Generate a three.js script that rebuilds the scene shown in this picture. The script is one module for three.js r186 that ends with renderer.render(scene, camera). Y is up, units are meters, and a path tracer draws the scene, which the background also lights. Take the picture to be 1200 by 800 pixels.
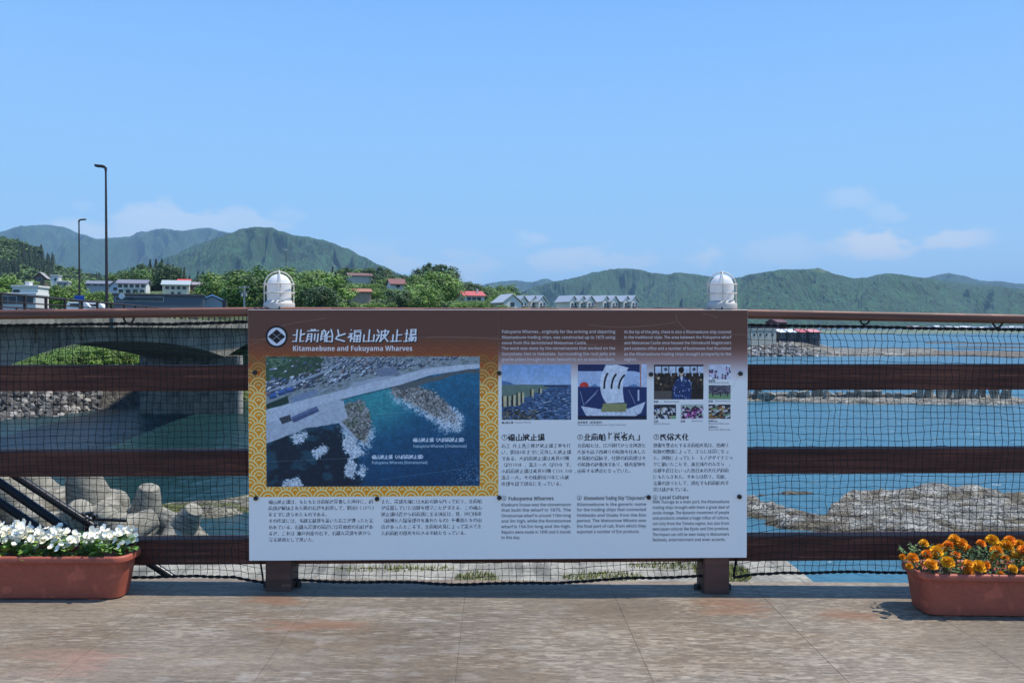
import * as THREE from 'three';
import { mergeGeometries } from 'three/addons/utils/BufferGeometryUtils.js';
import { RoundedBoxGeometry } from 'three/addons/geometries/RoundedBoxGeometry.js';

// ---------------------------------------------------------------- camera, sky, sun, exposure
const scene = new THREE.Scene();
const EYE = new THREE.Vector3(0, 1.05, 3.18), F = 930, YAW = Math.atan(20 / F), PITCH = -Math.atan(14 / F);
const camera = new THREE.PerspectiveCamera(2 * Math.atan(400 / F) * 180 / Math.PI, 1024 / 682, 0.05, 30000);
camera.position.copy(EYE);
camera.rotation.order = 'YXZ';
camera.rotation.set(PITCH, -YAW, 0);
camera.updateMatrixWorld(true);
scene.add(camera);

const renderer = new THREE.WebGLRenderer({ antialias: true });
renderer.setSize(1024, 682);
renderer.toneMapping = THREE.LinearToneMapping;
renderer.toneMappingExposure = 1.2;
renderer.shadowMap.enabled = true;

// small deterministic helpers
let seed = 1234567;
const srand = (s) => { seed = s >>> 0; };
const rnd = () => { seed = (seed + 0x6D2B79F5) >>> 0; let t = seed; t = Math.imul(t ^ (t >>> 15), t | 1); t ^= t + Math.imul(t ^ (t >>> 7), t | 61); return ((t ^ (t >>> 14)) >>> 0) / 4294967296; };
const rr = (a, b) => a + (b - a) * rnd();
const pick = (a) => a[Math.floor(rnd() * a.length)];
const clamp = (x, a = 0, b = 1) => Math.min(b, Math.max(a, x));
const lerp = (a, b, t) => a + (b - a) * t;
const sstep = (a, b, x) => { const t = clamp((x - a) / (b - a)); return t * t * (3 - 2 * t); };
const hash2 = (x, y, s = 0) => { let h = Math.imul(x | 0, 374761393) ^ Math.imul(y | 0, 668265263) ^ Math.imul(s | 0, 1442695041); h = Math.imul(h ^ (h >>> 13), 1274126177); h ^= h >>> 16; return (h >>> 0) / 4294967296; };
function vnoise(x, y, s = 0, wx = 0, wy = 0) {           // value noise, periodic when wx, wy are given
  let x0 = Math.floor(x), y0 = Math.floor(y); const fx = x - x0, fy = y - y0;
  let x1 = x0 + 1, y1 = y0 + 1;
  if (wx) { x0 = ((x0 % wx) + wx) % wx; x1 = ((x1 % wx) + wx) % wx; }
  if (wy) { y0 = ((y0 % wy) + wy) % wy; y1 = ((y1 % wy) + wy) % wy; }
  const u = fx * fx * (3 - 2 * fx), v = fy * fy * (3 - 2 * fy);
  return lerp(lerp(hash2(x0, y0, s), hash2(x1, y0, s), u), lerp(hash2(x0, y1, s), hash2(x1, y1, s), u), v);
}
function fbm(x, y, o = 5, s = 0, wx = 0, wy = 0) {
  let a = 0.5, t = 0, n = 0;
  for (let i = 0; i < o; i++) { t += a * vnoise(x, y, s + i * 17, wx, wy); n += a; a *= 0.5; x *= 2; y *= 2; wx *= 2; wy *= 2; }
  return t / n;
}
const lut = (pts) => (x) => {                            // piecewise linear with softened knots
  if (x <= pts[0][0]) return pts[0][1];
  for (let i = 1; i < pts.length; i++) if (x <= pts[i][0]) { const [a, b] = pts[i - 1], [c, d] = pts[i]; const t = (x - a) / (c - a); return lerp(b, d, t * 0.5 + t * t * (3 - 2 * t) * 0.5); }
  return pts[pts.length - 1][1];
};
// where a point of the photograph lies in the place, at a given depth in front of the fence line
const FW = new THREE.Vector3(0, 0, -1).applyQuaternion(camera.quaternion), RT = new THREE.Vector3(1, 0, 0).applyQuaternion(camera.quaternion), UPV = new THREE.Vector3(0, 1, 0).applyQuaternion(camera.quaternion);
const rayOf = (px, py) => FW.clone().multiplyScalar(F).addScaledVector(RT, px - 600).addScaledVector(UPV, 400 - py);
const at = (px, py, d) => { const r = rayOf(px, py); return r.multiplyScalar(d / -r.z).add(EYE); };
const xOf = (px, d) => d * Math.tan(Math.atan((px - 600) / F) + YAW);
const pxOf = (x, d) => 600 + F * Math.tan(Math.atan2(x, d) - YAW);
const zOf = (d) => EYE.z - d;
const SEA = EYE.y - 8;

// sky: clear early-summer blue, low thin clouds along the horizon
{
  const W = 4096, H = 2048, data = new Float32Array(W * H * 4);
  const elOf = (px, py) => { const r = rayOf(px, py).normalize(); return [Math.atan2(r.x, -r.z) * 180 / Math.PI, Math.asin(r.y) * 180 / Math.PI]; };
  const D = 180 / Math.PI / F;
  const puffs = [   // px, py, half width, half height, strength, raggedness
    [1036, 283, 46, 17, 0.85, 1], [1108, 281, 36, 13, 0.66, 1], [996, 291, 30, 9, 0.4, 1], [1000, 231, 22, 14, 0.26, 1], [1042, 252, 22, 12, 0.25, 1],
    [915, 294, 46, 16, 0.3, 1], [828, 304, 24, 16, 0.5, 1], [670, 304, 58, 14, 0.5, 1], [735, 306, 40, 12, 0.35, 1], [625, 280, 28, 10, 0.3, 1], [640, 300, 26, 14, 0.4, 1],
    [205, 257, 72, 18, 0.48, 1], [110, 272, 46, 13, 0.46, 1], [150, 278, 70, 13, 0.46, 1], [275, 260, 62, 16, 0.38, 1], [330, 252, 30, 10, 0.16, 1], [470, 308, 30, 12, 0.42, 1], [540, 316, 44, 20, 0.4, 1], [430, 296, 60, 18, 0.22, 1],
  ].map(([px, py, rx, ry, s]) => { const [a, e] = elOf(px, py); return { a, e, rx: rx * D, ry: ry * D, s }; });
  const hor = [0.510, 0.755, 0.940], mid = [0.298, 0.565, 0.895], top = [0.168, 0.406, 0.885], zen = [0.145, 0.350, 0.84];
  const cl = [0.74, 0.78, 0.84];
  const mixc = (a, b, t) => [lerp(a[0], b[0], t), lerp(a[1], b[1], t), lerp(a[2], b[2], t)];
  for (let j = 0; j < H; j++) {
    const el = ((j + 0.5) / H - 0.5) * 180;
    const e = Math.max(el, 0);
    let base = e < 9 ? mixc(hor, mid, sstep(0, 9, e) * 0.5 + e / 18) : e < 25 ? mixc(mid, top, (e - 9) / 16) : mixc(top, zen, Math.pow((e - 25) / 65, 0.7));
    for (let i = 0; i < W; i++) {
      const az0 = ((i + 0.5) / W - 0.5) * 360;          // angle from +x towards +z
      let az = az0 + 90; if (az > 180) az -= 360; if (az < -180) az += 360;   // 0 straight ahead, + to the right
      let dens = 0;
      if (el > -1 && el < 14) {
        const nb = fbm(az * 0.62 + 40, el * 1.25 + 9, 6, 3), nw = fbm(az * 0.16 + 11, el * 0.7 + 3, 4, 9);
        if (Math.abs(az) < 40) for (const p of puffs) {
          const dx = (az - p.a) / p.rx, dy = (el - p.e) / p.ry, d2 = dx * dx + dy * dy;
          if (d2 < 4) dens = Math.max(dens, p.s * sstep(0.42, 0.68, nb * 1.0 + (1 - Math.sqrt(d2)) * 0.36) * sstep(1.8, 0.5, Math.sqrt(d2)));
        }
        else dens = Math.max(dens, 0.6 * sstep(0.56, 0.8, nb * 0.6 + nw * 0.5) * sstep(12, 5, el) * sstep(0.5, 2.5, el) * sstep(40, 48, Math.abs(az)));
      }
      const c = dens > 0 ? mixc(base, cl, dens) : base, k = (j * W + i) * 4;
      data[k] = c[0]; data[k + 1] = c[1]; data[k + 2] = c[2]; data[k + 3] = 1;
    }
  }
  const sky = new THREE.DataTexture(data, W, H, THREE.RGBAFormat, THREE.FloatType);
  sky.mapping = THREE.EquirectangularReflectionMapping; sky.magFilter = THREE.LinearFilter; sky.minFilter = THREE.LinearFilter; sky.needsUpdate = true;
  scene.background = sky; scene.environment = sky;
}
const sun = new THREE.DirectionalLight(new THREE.Color(1.0, 0.945, 0.85), 4.45);
sun.position.set(0.46 * 60, 0.89 * 60, -0.036 * 60);
sun.castShadow = true;
Object.assign(sun.shadow.camera, { left: -60, right: 60, top: 60, bottom: -60, near: 1, far: 260 });
sun.shadow.mapSize.set(4096, 4096);
scene.add(sun); scene.add(sun.target);
scene.fog = new THREE.FogExp2(new THREE.Color(0.44, 0.71, 1.0), 0.000085);

// ---------------------------------------------------------------- helpers
const M = (r, g, b, rough = 0.8, extra = {}) => { const m = new THREE.MeshStandardMaterial({ roughness: rough, ...extra }); m.color.setRGB(r, g, b); return m; };
const taken = new Map();
const numbered = (name) => { const n = taken.get(name) || 0; taken.set(name, n + 1); return n ? `${name}_${String(n).padStart(3, '0')}` : name; };
function tag(o, label, category, group, kind) { if (label) o.userData.label = label; if (category) o.userData.category = category; if (group) o.userData.group = group; if (kind) o.userData.kind = kind; return o; }
const shade = (o) => { o.castShadow = true; o.receiveShadow = true; return o; };
function thing(name, label, category, pos = [0, 0, 0], turn = 0, group) { const g = new THREE.Group(); g.name = numbered(name); g.position.set(...pos); g.rotation.y = turn; tag(g, label, category, group); scene.add(g); return g; }
function part(name, geo, mat, parent) { const m = shade(new THREE.Mesh(geo, mat)); m.name = name; parent.add(m); return m; }
function one(name, geo, mat, label, category, group) { const m = shade(new THREE.Mesh(geo, mat)); m.name = numbered(name); scene.add(m); return tag(m, label, category, group); }
function struct(name, geo, mat) { const m = geo ? shade(new THREE.Mesh(geo, mat)) : new THREE.Group(); m.name = numbered(name); m.userData.kind = 'structure'; scene.add(m); return m; }
function copyOf(o, label, group) { const c = o.clone(); c.name = numbered(o.name.replace(/_\d{3}$/, '')); c.userData = { ...o.userData }; if (label) c.userData.label = label; if (group) c.userData.group = group; scene.add(c); return c; }
const box = (w, h, d, x = 0, y = 0, z = 0) => new THREE.BoxGeometry(w, h, d).translate(x, y, z);
const rbox = (w, h, d, r, x = 0, y = 0, z = 0, s = 2) => new RoundedBoxGeometry(w, h, d, s, r).translate(x, y, z);
const cyl = (r0, r1, h, x = 0, y = 0, z = 0, n = 16) => new THREE.CylinderGeometry(r1, r0, h, n).translate(x, y + h / 2, z);   // r0 bottom, r1 top, y = base
const V = (x, y, z) => new THREE.Vector3(x, y, z);
function bar(a, b, r, n = 6) { const d = b.clone().sub(a), l = d.length(); return new THREE.CylinderGeometry(r, r, l, n).applyQuaternion(new THREE.Quaternion().setFromUnitVectors(V(0, 1, 0), d.normalize())).translate((a.x + b.x) / 2, (a.y + b.y) / 2, (a.z + b.z) / 2); }
const tube = (pts, r, n = 6, seg = 0) => new THREE.TubeGeometry(new THREE.CatmullRomCurve3(pts), seg || pts.length * 3, r, n, false);
const plain = (gs) => mergeGeometries(gs.map((g) => { const k = g.index ? g.toNonIndexed() : g; for (const n of Object.keys(k.attributes)) if (!['position', 'normal', 'uv'].includes(n)) k.deleteAttribute(n); if (!k.attributes.uv) k.setAttribute('uv', new THREE.BufferAttribute(new Float32Array(k.attributes.position.count * 2), 2)); return k; }));
function grid(nx, ny, f, colorFn) {                       // f(i/nx, j/ny) -> [x, y, z]
  const p = new Float32Array((nx + 1) * (ny + 1) * 3), uv = new Float32Array((nx + 1) * (ny + 1) * 2), c = colorFn ? new Float32Array(p.length) : null, idx = new Uint32Array(nx * ny * 6);
  let k = 0, q = 0;
  for (let j = 0; j <= ny; j++) for (let i = 0; i <= nx; i++, k++) {
    const v = f(i / nx, j / ny, i, j); p.set(v.slice(0, 3), k * 3); uv[k * 2] = v.length > 3 ? v[3] : v[0]; uv[k * 2 + 1] = v.length > 3 ? v[4] : v[2];
    if (c) c.set(colorFn(v, i / nx, j / ny), k * 3);
    if (i < nx && j < ny) { const a = k, b = k + 1, d = k + nx + 1, e = d + 1; idx.set([a, d, b, b, d, e], q); q += 6; }
  }
  const g = new THREE.BufferGeometry();
  g.setAttribute('position', new THREE.BufferAttribute(p, 3)); g.setAttribute('uv', new THREE.BufferAttribute(uv, 2)); if (c) g.setAttribute('color', new THREE.BufferAttribute(c, 3));
  g.setIndex(new THREE.BufferAttribute(idx, 1)); g.computeVertexNormals(); return g;
}
function loft(rings, capEnd = false) {                    // rings of equal point counts, closed loops
  const n = rings[0].length, p = [], idx = [];
  for (const r of rings) for (const v of r) p.push(v.x, v.y, v.z);
  for (let j = 0; j + 1 < rings.length; j++) for (let i = 0; i < n; i++) { const a = j * n + i, b = j * n + (i + 1) % n, c = a + n, d = b + n; idx.push(a, c, b, b, c, d); }
  if (capEnd) for (const [j, flip] of [[0, false], [rings.length - 1, true]]) { const o = p.length / 3; const ce = rings[j].reduce((s, v) => s.add(v), V(0, 0, 0)).divideScalar(n); p.push(ce.x, ce.y, ce.z); for (let i = 0; i < n; i++) { const a = j * n + i, b = j * n + (i + 1) % n; flip ? idx.push(a, o, b) : idx.push(a, b, o); } }
  const g = new THREE.BufferGeometry(); g.setAttribute('position', new THREE.Float32BufferAttribute(p, 3)); g.setIndex(idx);
  return g;
}
function texCanvas(w, h, draw) { const c = document.createElement('canvas'); c.width = w; c.height = h; draw(c.getContext('2d'), w, h); const t = new THREE.CanvasTexture(c); t.colorSpace = THREE.SRGBColorSpace; t.magFilter = THREE.LinearFilter; t.anisotropy = 8; return t; }
function texData(w, h, f, srgb = true) {                  // f(x, y) -> [r, g, b] 0..255
  const d = new Uint8Array(w * h * 4);
  for (let y = 0; y < h; y++) for (let x = 0; x < w; x++) { const c = f(x, y), k = (y * w + x) * 4; d[k] = clamp(c[0], 0, 255); d[k + 1] = clamp(c[1], 0, 255); d[k + 2] = clamp(c[2], 0, 255); d[k + 3] = 255; }
  const t = new THREE.DataTexture(d, w, h); t.magFilter = THREE.LinearFilter; t.minFilter = THREE.LinearFilter; t.wrapS = t.wrapT = THREE.RepeatWrapping; if (srgb) t.colorSpace = THREE.SRGBColorSpace; t.needsUpdate = true; return t;
}
const withRepeat = (t, x, y) => { const k = t.clone(); k.repeat.set(x, y); k.needsUpdate = true; return k; };
// ---------------------------------------------------------------- sea
{
  const N = 1024, T = 30;                                  // one tile is 30 m
  const wave = texData(N, N, (x, y) => {
    const u = x / N, v = y / N;
    const w1 = 1 - Math.abs(2 * fbm(u * 10 + 0.6 * vnoise(u * 6, v * 6, 5, 6, 6), v * 26, 3, 1, 10, 26) - 1);
    const w2 = 1 - Math.abs(2 * fbm(u * 26, v * 60, 3, 2, 26, 60) - 1), w3 = fbm(u * 5, v * 9, 2, 3, 5, 9);
    const k = 255 * (0.5 * w1 + 0.28 * w2 + 0.3 * w3 - 0.05); return [k, k, k];
  }, false);
  wave.repeat.set(1 / T, 1 / T);
  const m = new THREE.MeshPhysicalMaterial({ roughness: 0.3, bumpMap: wave, bumpScale: 0.42, ior: 1.33, vertexColors: true });
  m.color.setRGB(1, 1, 1);
  const g = grid(120, 80, (u, v) => { const f = (t) => { const s = t * 2 - 1; return Math.sign(s) * (Math.pow(Math.abs(s), 4) * 14000 + Math.abs(s) * 300); }; return [f(u), SEA, f(v) - 100]; }, (v) => { const t = sstep(-7, 3, v[0]), w = 0.75 + 0.5 * fbm(v[0] * 0.03, v[2] * 0.09, 3, 71); return [lerp(0.010, 0.040, t), lerp(0.036, 0.125, t) * w, lerp(0.040, 0.172, t) * w]; });   // green river water on the left, blue sea right, sky reflection painted into it
  struct('water', g, m);
}

// ---------------------------------------------------------------- far mountains
const crowns = (x, y, N, cells) => { const u = x / N * cells, v = y / N * cells, ix = Math.floor(u), iy = Math.floor(v); let b = 9; for (let j = -1; j <= 1; j++) for (let i = -1; i <= 1; i++) { const cx = ((ix + i) % cells + cells) % cells, cy = ((iy + j) % cells + cells) % cells, px = ix + i + hash2(cx, cy, 401), py = iy + j + hash2(cx, cy, 402), r = 0.7 + 0.5 * hash2(cx, cy, 403); b = Math.min(b, Math.hypot(u - px, v - py) / r); } return Math.max(0, 1 - b); };
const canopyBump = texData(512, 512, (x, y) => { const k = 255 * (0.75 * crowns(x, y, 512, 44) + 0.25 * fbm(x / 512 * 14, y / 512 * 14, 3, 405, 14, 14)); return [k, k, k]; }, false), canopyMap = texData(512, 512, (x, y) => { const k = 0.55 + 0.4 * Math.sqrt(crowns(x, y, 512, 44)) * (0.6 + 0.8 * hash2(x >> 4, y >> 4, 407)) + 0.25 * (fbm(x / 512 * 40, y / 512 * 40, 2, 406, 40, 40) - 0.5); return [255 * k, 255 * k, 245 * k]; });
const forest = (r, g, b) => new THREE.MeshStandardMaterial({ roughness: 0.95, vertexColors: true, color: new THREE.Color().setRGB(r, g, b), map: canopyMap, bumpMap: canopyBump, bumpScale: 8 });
function mountain(name, ridge, D, W, pxA, pxB, step, rows, s, spur, tint, meadow) {
  const R = lut(ridge), nx = Math.round((pxB - pxA) / step), back = 10;
  const hgt = (px, d) => (EYE.y + (386 - R(px)) / F * d) - SEA;
  const g = grid(nx, rows + back, (u, v, i, j) => {
    const px = lerp(pxA, pxB, u);
    if (j < back) { const t = 1 - j / back, d = D + W * 0.5 * t; return [xOf(px, d), SEA - 3 + hgt(px, D) * (1 - t * t * 0.85), zOf(d), xOf(px, d) / 420, zOf(d) / 420]; }
    const t = (j - back) / rows, d = D - W * t;
    const wa = fbm(px / 110 + s, t * 2.2, 3, s) - 0.5, wb = fbm(px / 60 + 5, t * 3.4 + s, 3, s + 1) - 0.5;
    const a = px / spur + wa * 3.4 * (0.25 + t) + (s % 2 ? 1 : -1) * t * 1.3, q = t * 2.6 + wb * 1.6;
    const rg = 1 - Math.abs(2 * fbm(a * 0.62, q * 0.55 + s * 3.1, 2, s + 4) - 1);         // branching spurs running down from the ridge
    const rg2 = 1 - Math.abs(2 * fbm(a * 1.7 + rg, q * 1.9 + s, 3, s + 8) - 1);
    let prof = Math.pow(1 - t, 1.15) * (1 + (rg - 0.6) * 1.15 * Math.min(1, t * 2.6) + (rg2 - 0.6) * 0.6 * Math.min(1, t * 3.5));
    const x = xOf(px, d), z = zOf(d);
    const canopy = (fbm(x / (D * 0.006), z / (D * 0.006), 3, s + 2) - 0.5) * D * 0.0036;
    let h = hgt(px, D) * Math.max(0, prof) * (0.35 + 0.65 * d / D) + canopy * Math.min(1, 0.15 + t * 6) + (vnoise(px * 0.8, 3, s) - 0.5) * D * 0.0008;
    const cap = hgt(px, d) * 0.985 + D * 0.0006; if (t > 0.02) h = Math.min(h, cap);
    return [x, SEA - 3 + h, z, x / 420, (z + h * 0.9) / 420];
  }, (v, u, w) => {
    const n = fbm(v[0] / (D * 0.02), v[2] / (D * 0.02), 4, s + 20), f = fbm(v[0] / (D * 0.0022), v[2] / (D * 0.0022), 2, s + 30);
    let k = 0.45 + 0.6 * n + 0.8 * (f - 0.5); let c = [tint[0] * k * 0.82, tint[1] * k * 1.3, tint[2] * k * 1.1];
    if (meadow) { const mm = meadow(lerp(pxA, pxB, u), w, n); c = [lerp(c[0], 0.12, mm), lerp(c[1], 0.16, mm), lerp(c[2], 0.05, mm)]; }
    return c;
  });
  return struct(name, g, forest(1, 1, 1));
}
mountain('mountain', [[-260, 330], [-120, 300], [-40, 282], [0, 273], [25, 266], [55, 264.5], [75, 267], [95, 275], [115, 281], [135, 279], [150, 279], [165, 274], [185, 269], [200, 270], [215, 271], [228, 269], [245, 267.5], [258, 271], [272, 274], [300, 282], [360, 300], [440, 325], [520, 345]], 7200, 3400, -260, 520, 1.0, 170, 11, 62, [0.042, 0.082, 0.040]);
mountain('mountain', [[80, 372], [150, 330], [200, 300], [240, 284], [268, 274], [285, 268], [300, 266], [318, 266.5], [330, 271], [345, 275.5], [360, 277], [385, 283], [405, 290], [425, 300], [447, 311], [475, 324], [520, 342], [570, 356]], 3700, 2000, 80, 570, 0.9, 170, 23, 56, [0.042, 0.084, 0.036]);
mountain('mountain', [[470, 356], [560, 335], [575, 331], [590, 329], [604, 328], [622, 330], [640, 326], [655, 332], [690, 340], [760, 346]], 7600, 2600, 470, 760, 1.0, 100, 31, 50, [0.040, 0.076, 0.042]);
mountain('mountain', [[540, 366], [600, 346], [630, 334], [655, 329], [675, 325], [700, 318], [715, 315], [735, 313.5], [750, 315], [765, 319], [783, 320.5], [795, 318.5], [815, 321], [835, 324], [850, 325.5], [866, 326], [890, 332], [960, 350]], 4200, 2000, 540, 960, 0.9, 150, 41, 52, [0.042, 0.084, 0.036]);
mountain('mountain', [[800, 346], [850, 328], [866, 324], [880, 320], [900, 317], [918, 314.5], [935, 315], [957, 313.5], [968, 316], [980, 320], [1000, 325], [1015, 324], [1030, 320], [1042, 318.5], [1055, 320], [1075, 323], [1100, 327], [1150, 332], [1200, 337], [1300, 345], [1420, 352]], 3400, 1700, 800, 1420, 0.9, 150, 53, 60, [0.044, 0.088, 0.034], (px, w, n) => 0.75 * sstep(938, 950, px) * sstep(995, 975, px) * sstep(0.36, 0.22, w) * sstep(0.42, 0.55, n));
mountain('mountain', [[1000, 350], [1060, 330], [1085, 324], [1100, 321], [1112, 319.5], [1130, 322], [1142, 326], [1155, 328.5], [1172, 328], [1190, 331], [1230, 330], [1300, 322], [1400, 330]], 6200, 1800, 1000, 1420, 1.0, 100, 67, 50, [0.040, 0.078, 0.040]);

// the wooded hill behind the town, with its trees
const nearHillR = lut([[-420, 250], [-200, 262], [-60, 272], [0, 279], [20, 284], [40, 293], [60, 305], [85, 318], [130, 332], [220, 346], [420, 356]]);
const hillAt = (px, d) => { const D = 760, t = clamp((D - d) / 430); const top = EYE.y + (386 - nearHillR(px) - 5) / F * D; return lerp(top, 0.5, Math.pow(t, 0.8)) + (fbm(px / 30, d / 50, 3, 6) - 0.5) * 16 * Math.min(1, t * 4) * (1 - t); };
{
  const g = grid(160, 60, (u, v) => { const px = lerp(-420, 420, u), d = lerp(900, 330, v); const h = d > 760 ? hillAt(px, 760) - (d - 760) * 0.25 : hillAt(px, d); return [xOf(px, d), h, zOf(d)]; });
  struct('hill', g, M(0.05, 0.095, 0.03, 0.95));
}
// ---------------------------------------------------------------- town hillside (heights by bearing and distance)
const canopyTop = lut([[-400, 330], [0, 338], [60, 338], [110, 332], [140, 324], [170, 317], [200, 316], [230, 321], [262, 327], [290, 321], [310, 318], [345, 322], [380, 320], [400, 317], [430, 315], [450, 318], [470, 322], [487, 323], [500, 320], [518, 319], [540, 327], [558, 333], [575, 334], [592, 336], [612, 346], [640, 353], [700, 357], [780, 362], [860, 372], [930, 380], [1020, 386]]);
const landY = (px, d) => {
  const near = d < 96 ? -6.6 : 0;
  const topY = EYE.y + (386 - canopyTop(px)) / F * 245 - 6.5;
  const t = clamp((d - 100) / 145);
  let h = lerp(px > 600 ? lerp(1.6, -5.8, sstep(600, 860, px)) : lerp(2.7, 1.6, sstep(250, 330, px)), topY, Math.pow(t, 1.25));
  if (d > 245) h = lerp(topY, -3, clamp((d - 245) / 140));
  return h + (fbm(px / 40, d / 18, 2, 77) - 0.5) * 1.2 + (d < 99 ? -11 * sstep(99, 87, d) : 0);
};
struct('town_ground', grid(150, 70, (u, v) => { const px = lerp(-420, 868, u), d = lerp(420, 84, v); return [xOf(px, d), lerp(landY(px, d), SEA - 2, sstep(820, 866, px)), zOf(d), xOf(px, d) / 46, (zOf(d) - landY(px, d)) / 46]; }), M(0.13, 0.175, 0.06, 0.95, { map: canopyMap, bumpMap: canopyBump, bumpScale: 0.9 }));

// ---------------------------------------------------------------- concrete and rock materials
const concreteTex = texData(512, 512, (x, y) => {
  const u = x / 512, v = y / 512, a = fbm(u * 6, v * 6, 5, 3, 6, 6), b = fbm(u * 60, v * 60, 2, 8, 60, 60), st = sstep(0.55, 0.75, fbm(u * 24, v * 2, 3, 14, 24, 2));
  const k = 0.70 + 0.34 * (a - 0.5) + 0.22 * (b - 0.5) - 0.13 * st; return [255 * k, 250 * k, 238 * k];
});
const CONC = (r, g, b, rep = 0.4) => { const m = M(r, g, b, 0.9, { map: withRepeat(concreteTex, rep, rep) }); return m; };
const rockTex = texData(512, 512, (x, y) => {
  const u = x / 512, v = y / 512, a = fbm(u * 5, v * 10, 5, 31, 5, 10), b = fbm(u * 40, v * 70, 3, 38, 40, 70), cr = 1 - Math.abs(2 * fbm(u * 7, v * 12, 3, 44, 7, 12) - 1);
  let k = 0.54 + 0.55 * (a - 0.5) + 0.8 * (b - 0.5); if (cr > 0.94) k *= 0.42; return [255 * k, 251 * k, 240 * k];
});

const dustTex = texData(256, 256, (x, y) => { const u = x / 256, v = y / 256, k = 0.86 + 0.16 * (fbm(u * 5, v * 5, 4, 53, 5, 5) - 0.5) + 0.10 * (fbm(u * 50, v * 50, 2, 58, 50, 50) - 0.5), d = sstep(0.62, 0.72, fbm(u * 9, v * 9, 3, 59, 9, 9)) * 0.12; return [255 * (k + d), 255 * (k + d), 255 * (k + d)]; });
// ---------------------------------------------------------------- shore rocks: right-hand shelf, left-hand mossy shelf
function shelf(name, pxA, pxB, upper, lower, hmax, s, mat, colorFn, rough = 1, rep = 0.16) {
  const U = lut(upper), L = lut(lower), dw = (py) => 8 * F / (py - 386);
  const g = grid(190, 110, (u, v) => {
    const px = lerp(pxA, pxB, u), dU = dw(U(px)), dL = dw(L(px)), d = lerp(dU + 2.2, dL - 2.2, v);
    const x = xOf(px, d), z = zOf(d);
    const e = Math.min(dU - d, d - dL) + (fbm(x * 0.5, z * 0.8, 4, s) - 0.5) * 1.8, m = sstep(-1.0, 1.3, e);
    const sp = x * 0.12 + z * 0.9 + 1.6 * fbm(x * 0.3, z * 0.4, 3, s + 3), strat = Math.abs(sp - Math.floor(sp) - 0.5);
    const h = -0.5 + m * hmax + m * rough * ((fbm(x * 0.5, z * 1.0, 3, s + 1) - 0.5) * 0.5 + strat * 0.28 + (fbm(x * 2.2, z * 4, 4, s + 2) - 0.5) * 0.34);
    return [x, SEA + h, z, x * rep, z * rep];
  }, colorFn);
  return struct(name, g, mat);
}
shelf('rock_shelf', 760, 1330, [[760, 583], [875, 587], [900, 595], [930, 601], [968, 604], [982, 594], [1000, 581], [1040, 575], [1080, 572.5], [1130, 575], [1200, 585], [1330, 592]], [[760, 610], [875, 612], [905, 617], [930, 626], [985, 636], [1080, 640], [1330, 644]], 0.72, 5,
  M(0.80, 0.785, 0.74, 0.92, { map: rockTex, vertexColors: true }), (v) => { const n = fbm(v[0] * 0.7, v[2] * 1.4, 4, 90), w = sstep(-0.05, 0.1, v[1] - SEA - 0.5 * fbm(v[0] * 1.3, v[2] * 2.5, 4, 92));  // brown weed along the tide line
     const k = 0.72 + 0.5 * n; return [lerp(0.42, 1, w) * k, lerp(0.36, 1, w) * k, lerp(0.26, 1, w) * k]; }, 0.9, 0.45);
shelf('mossy_rock_shelf', 120, 420, [[120, 592], [190, 590], [230, 586], [300, 579], [420, 572]], [[120, 604], [190, 606], [240, 607], [300, 602], [420, 594]], 0.72, 15,
  M(0.6, 0.58, 0.5, 0.92, { map: rockTex, vertexColors: true }), (v) => { const n = sstep(0.42, 0.6, fbm(v[0] * 0.5, v[2] * 2.2, 3, 95)); return [lerp(0.95, 0.40, n), lerp(0.92, 0.48, n), lerp(0.85, 0.13, n)]; }, 0.5, 0.4);
shelf('sunken_rock', 890, 985, [[890, 580], [930, 576], [985, 579]], [[890, 584], [930, 583], [985, 582]], 0.52, 25, M(0.30, 0.27, 0.22, 0.9, { map: rockTex }));
// a rubble footing for the tetrapods
shelf('rubble_footing', -160, 232, [[-160, 574], [60, 574], [130, 600], [205, 622], [232, 628]], [[-160, 668], [232, 668]], 0.75, 35, M(0.30, 0.29, 0.27, 0.95, { map: rockTex }), undefined, 0.8, 0.4);
// old stone jetty and the low reef behind it
const jettyTop = 0.36;
shelf('stone_jetty_footing', 700, 1202, [[700, 464], [880, 464], [1040, 465.5], [1180, 467], [1202, 472]], [[700, 470], [880, 470.5], [930, 472], [1040, 474.8], [1180, 476], [1202, 475]], 0.9, 45,
  M(0.72, 0.69, 0.62, 0.92, { map: rockTex }), undefined, 0.35, 0.3);
shelf('sea_reef', 1060, 1420, [[1060, 413], [1150, 413], [1250, 414.5], [1420, 416]], [[1060, 417.8], [1120, 417.2], [1200, 419.5], [1420, 421]], 0.95, 55, M(0.55, 0.47, 0.38, 0.92, { map: rockTex }), undefined, 0.6);
shelf('sea_reef', 1085, 1420, [[1085, 401.5], [1200, 402.5], [1420, 403]], [[1085, 402.6], [1200, 403.6], [1420, 404.2]], 0.7, 56, M(0.40, 0.36, 0.32, 0.92, { map: rockTex }), undefined, 0.5);
shelf('sea_reef', 1120, 1420, [[1120, 406.6], [1200, 407], [1420, 408]], [[1120, 407.6], [1200, 408.6], [1420, 409.4]], 0.7, 57, M(0.34, 0.31, 0.28, 0.92, { map: rockTex }), undefined, 0.5);
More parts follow.
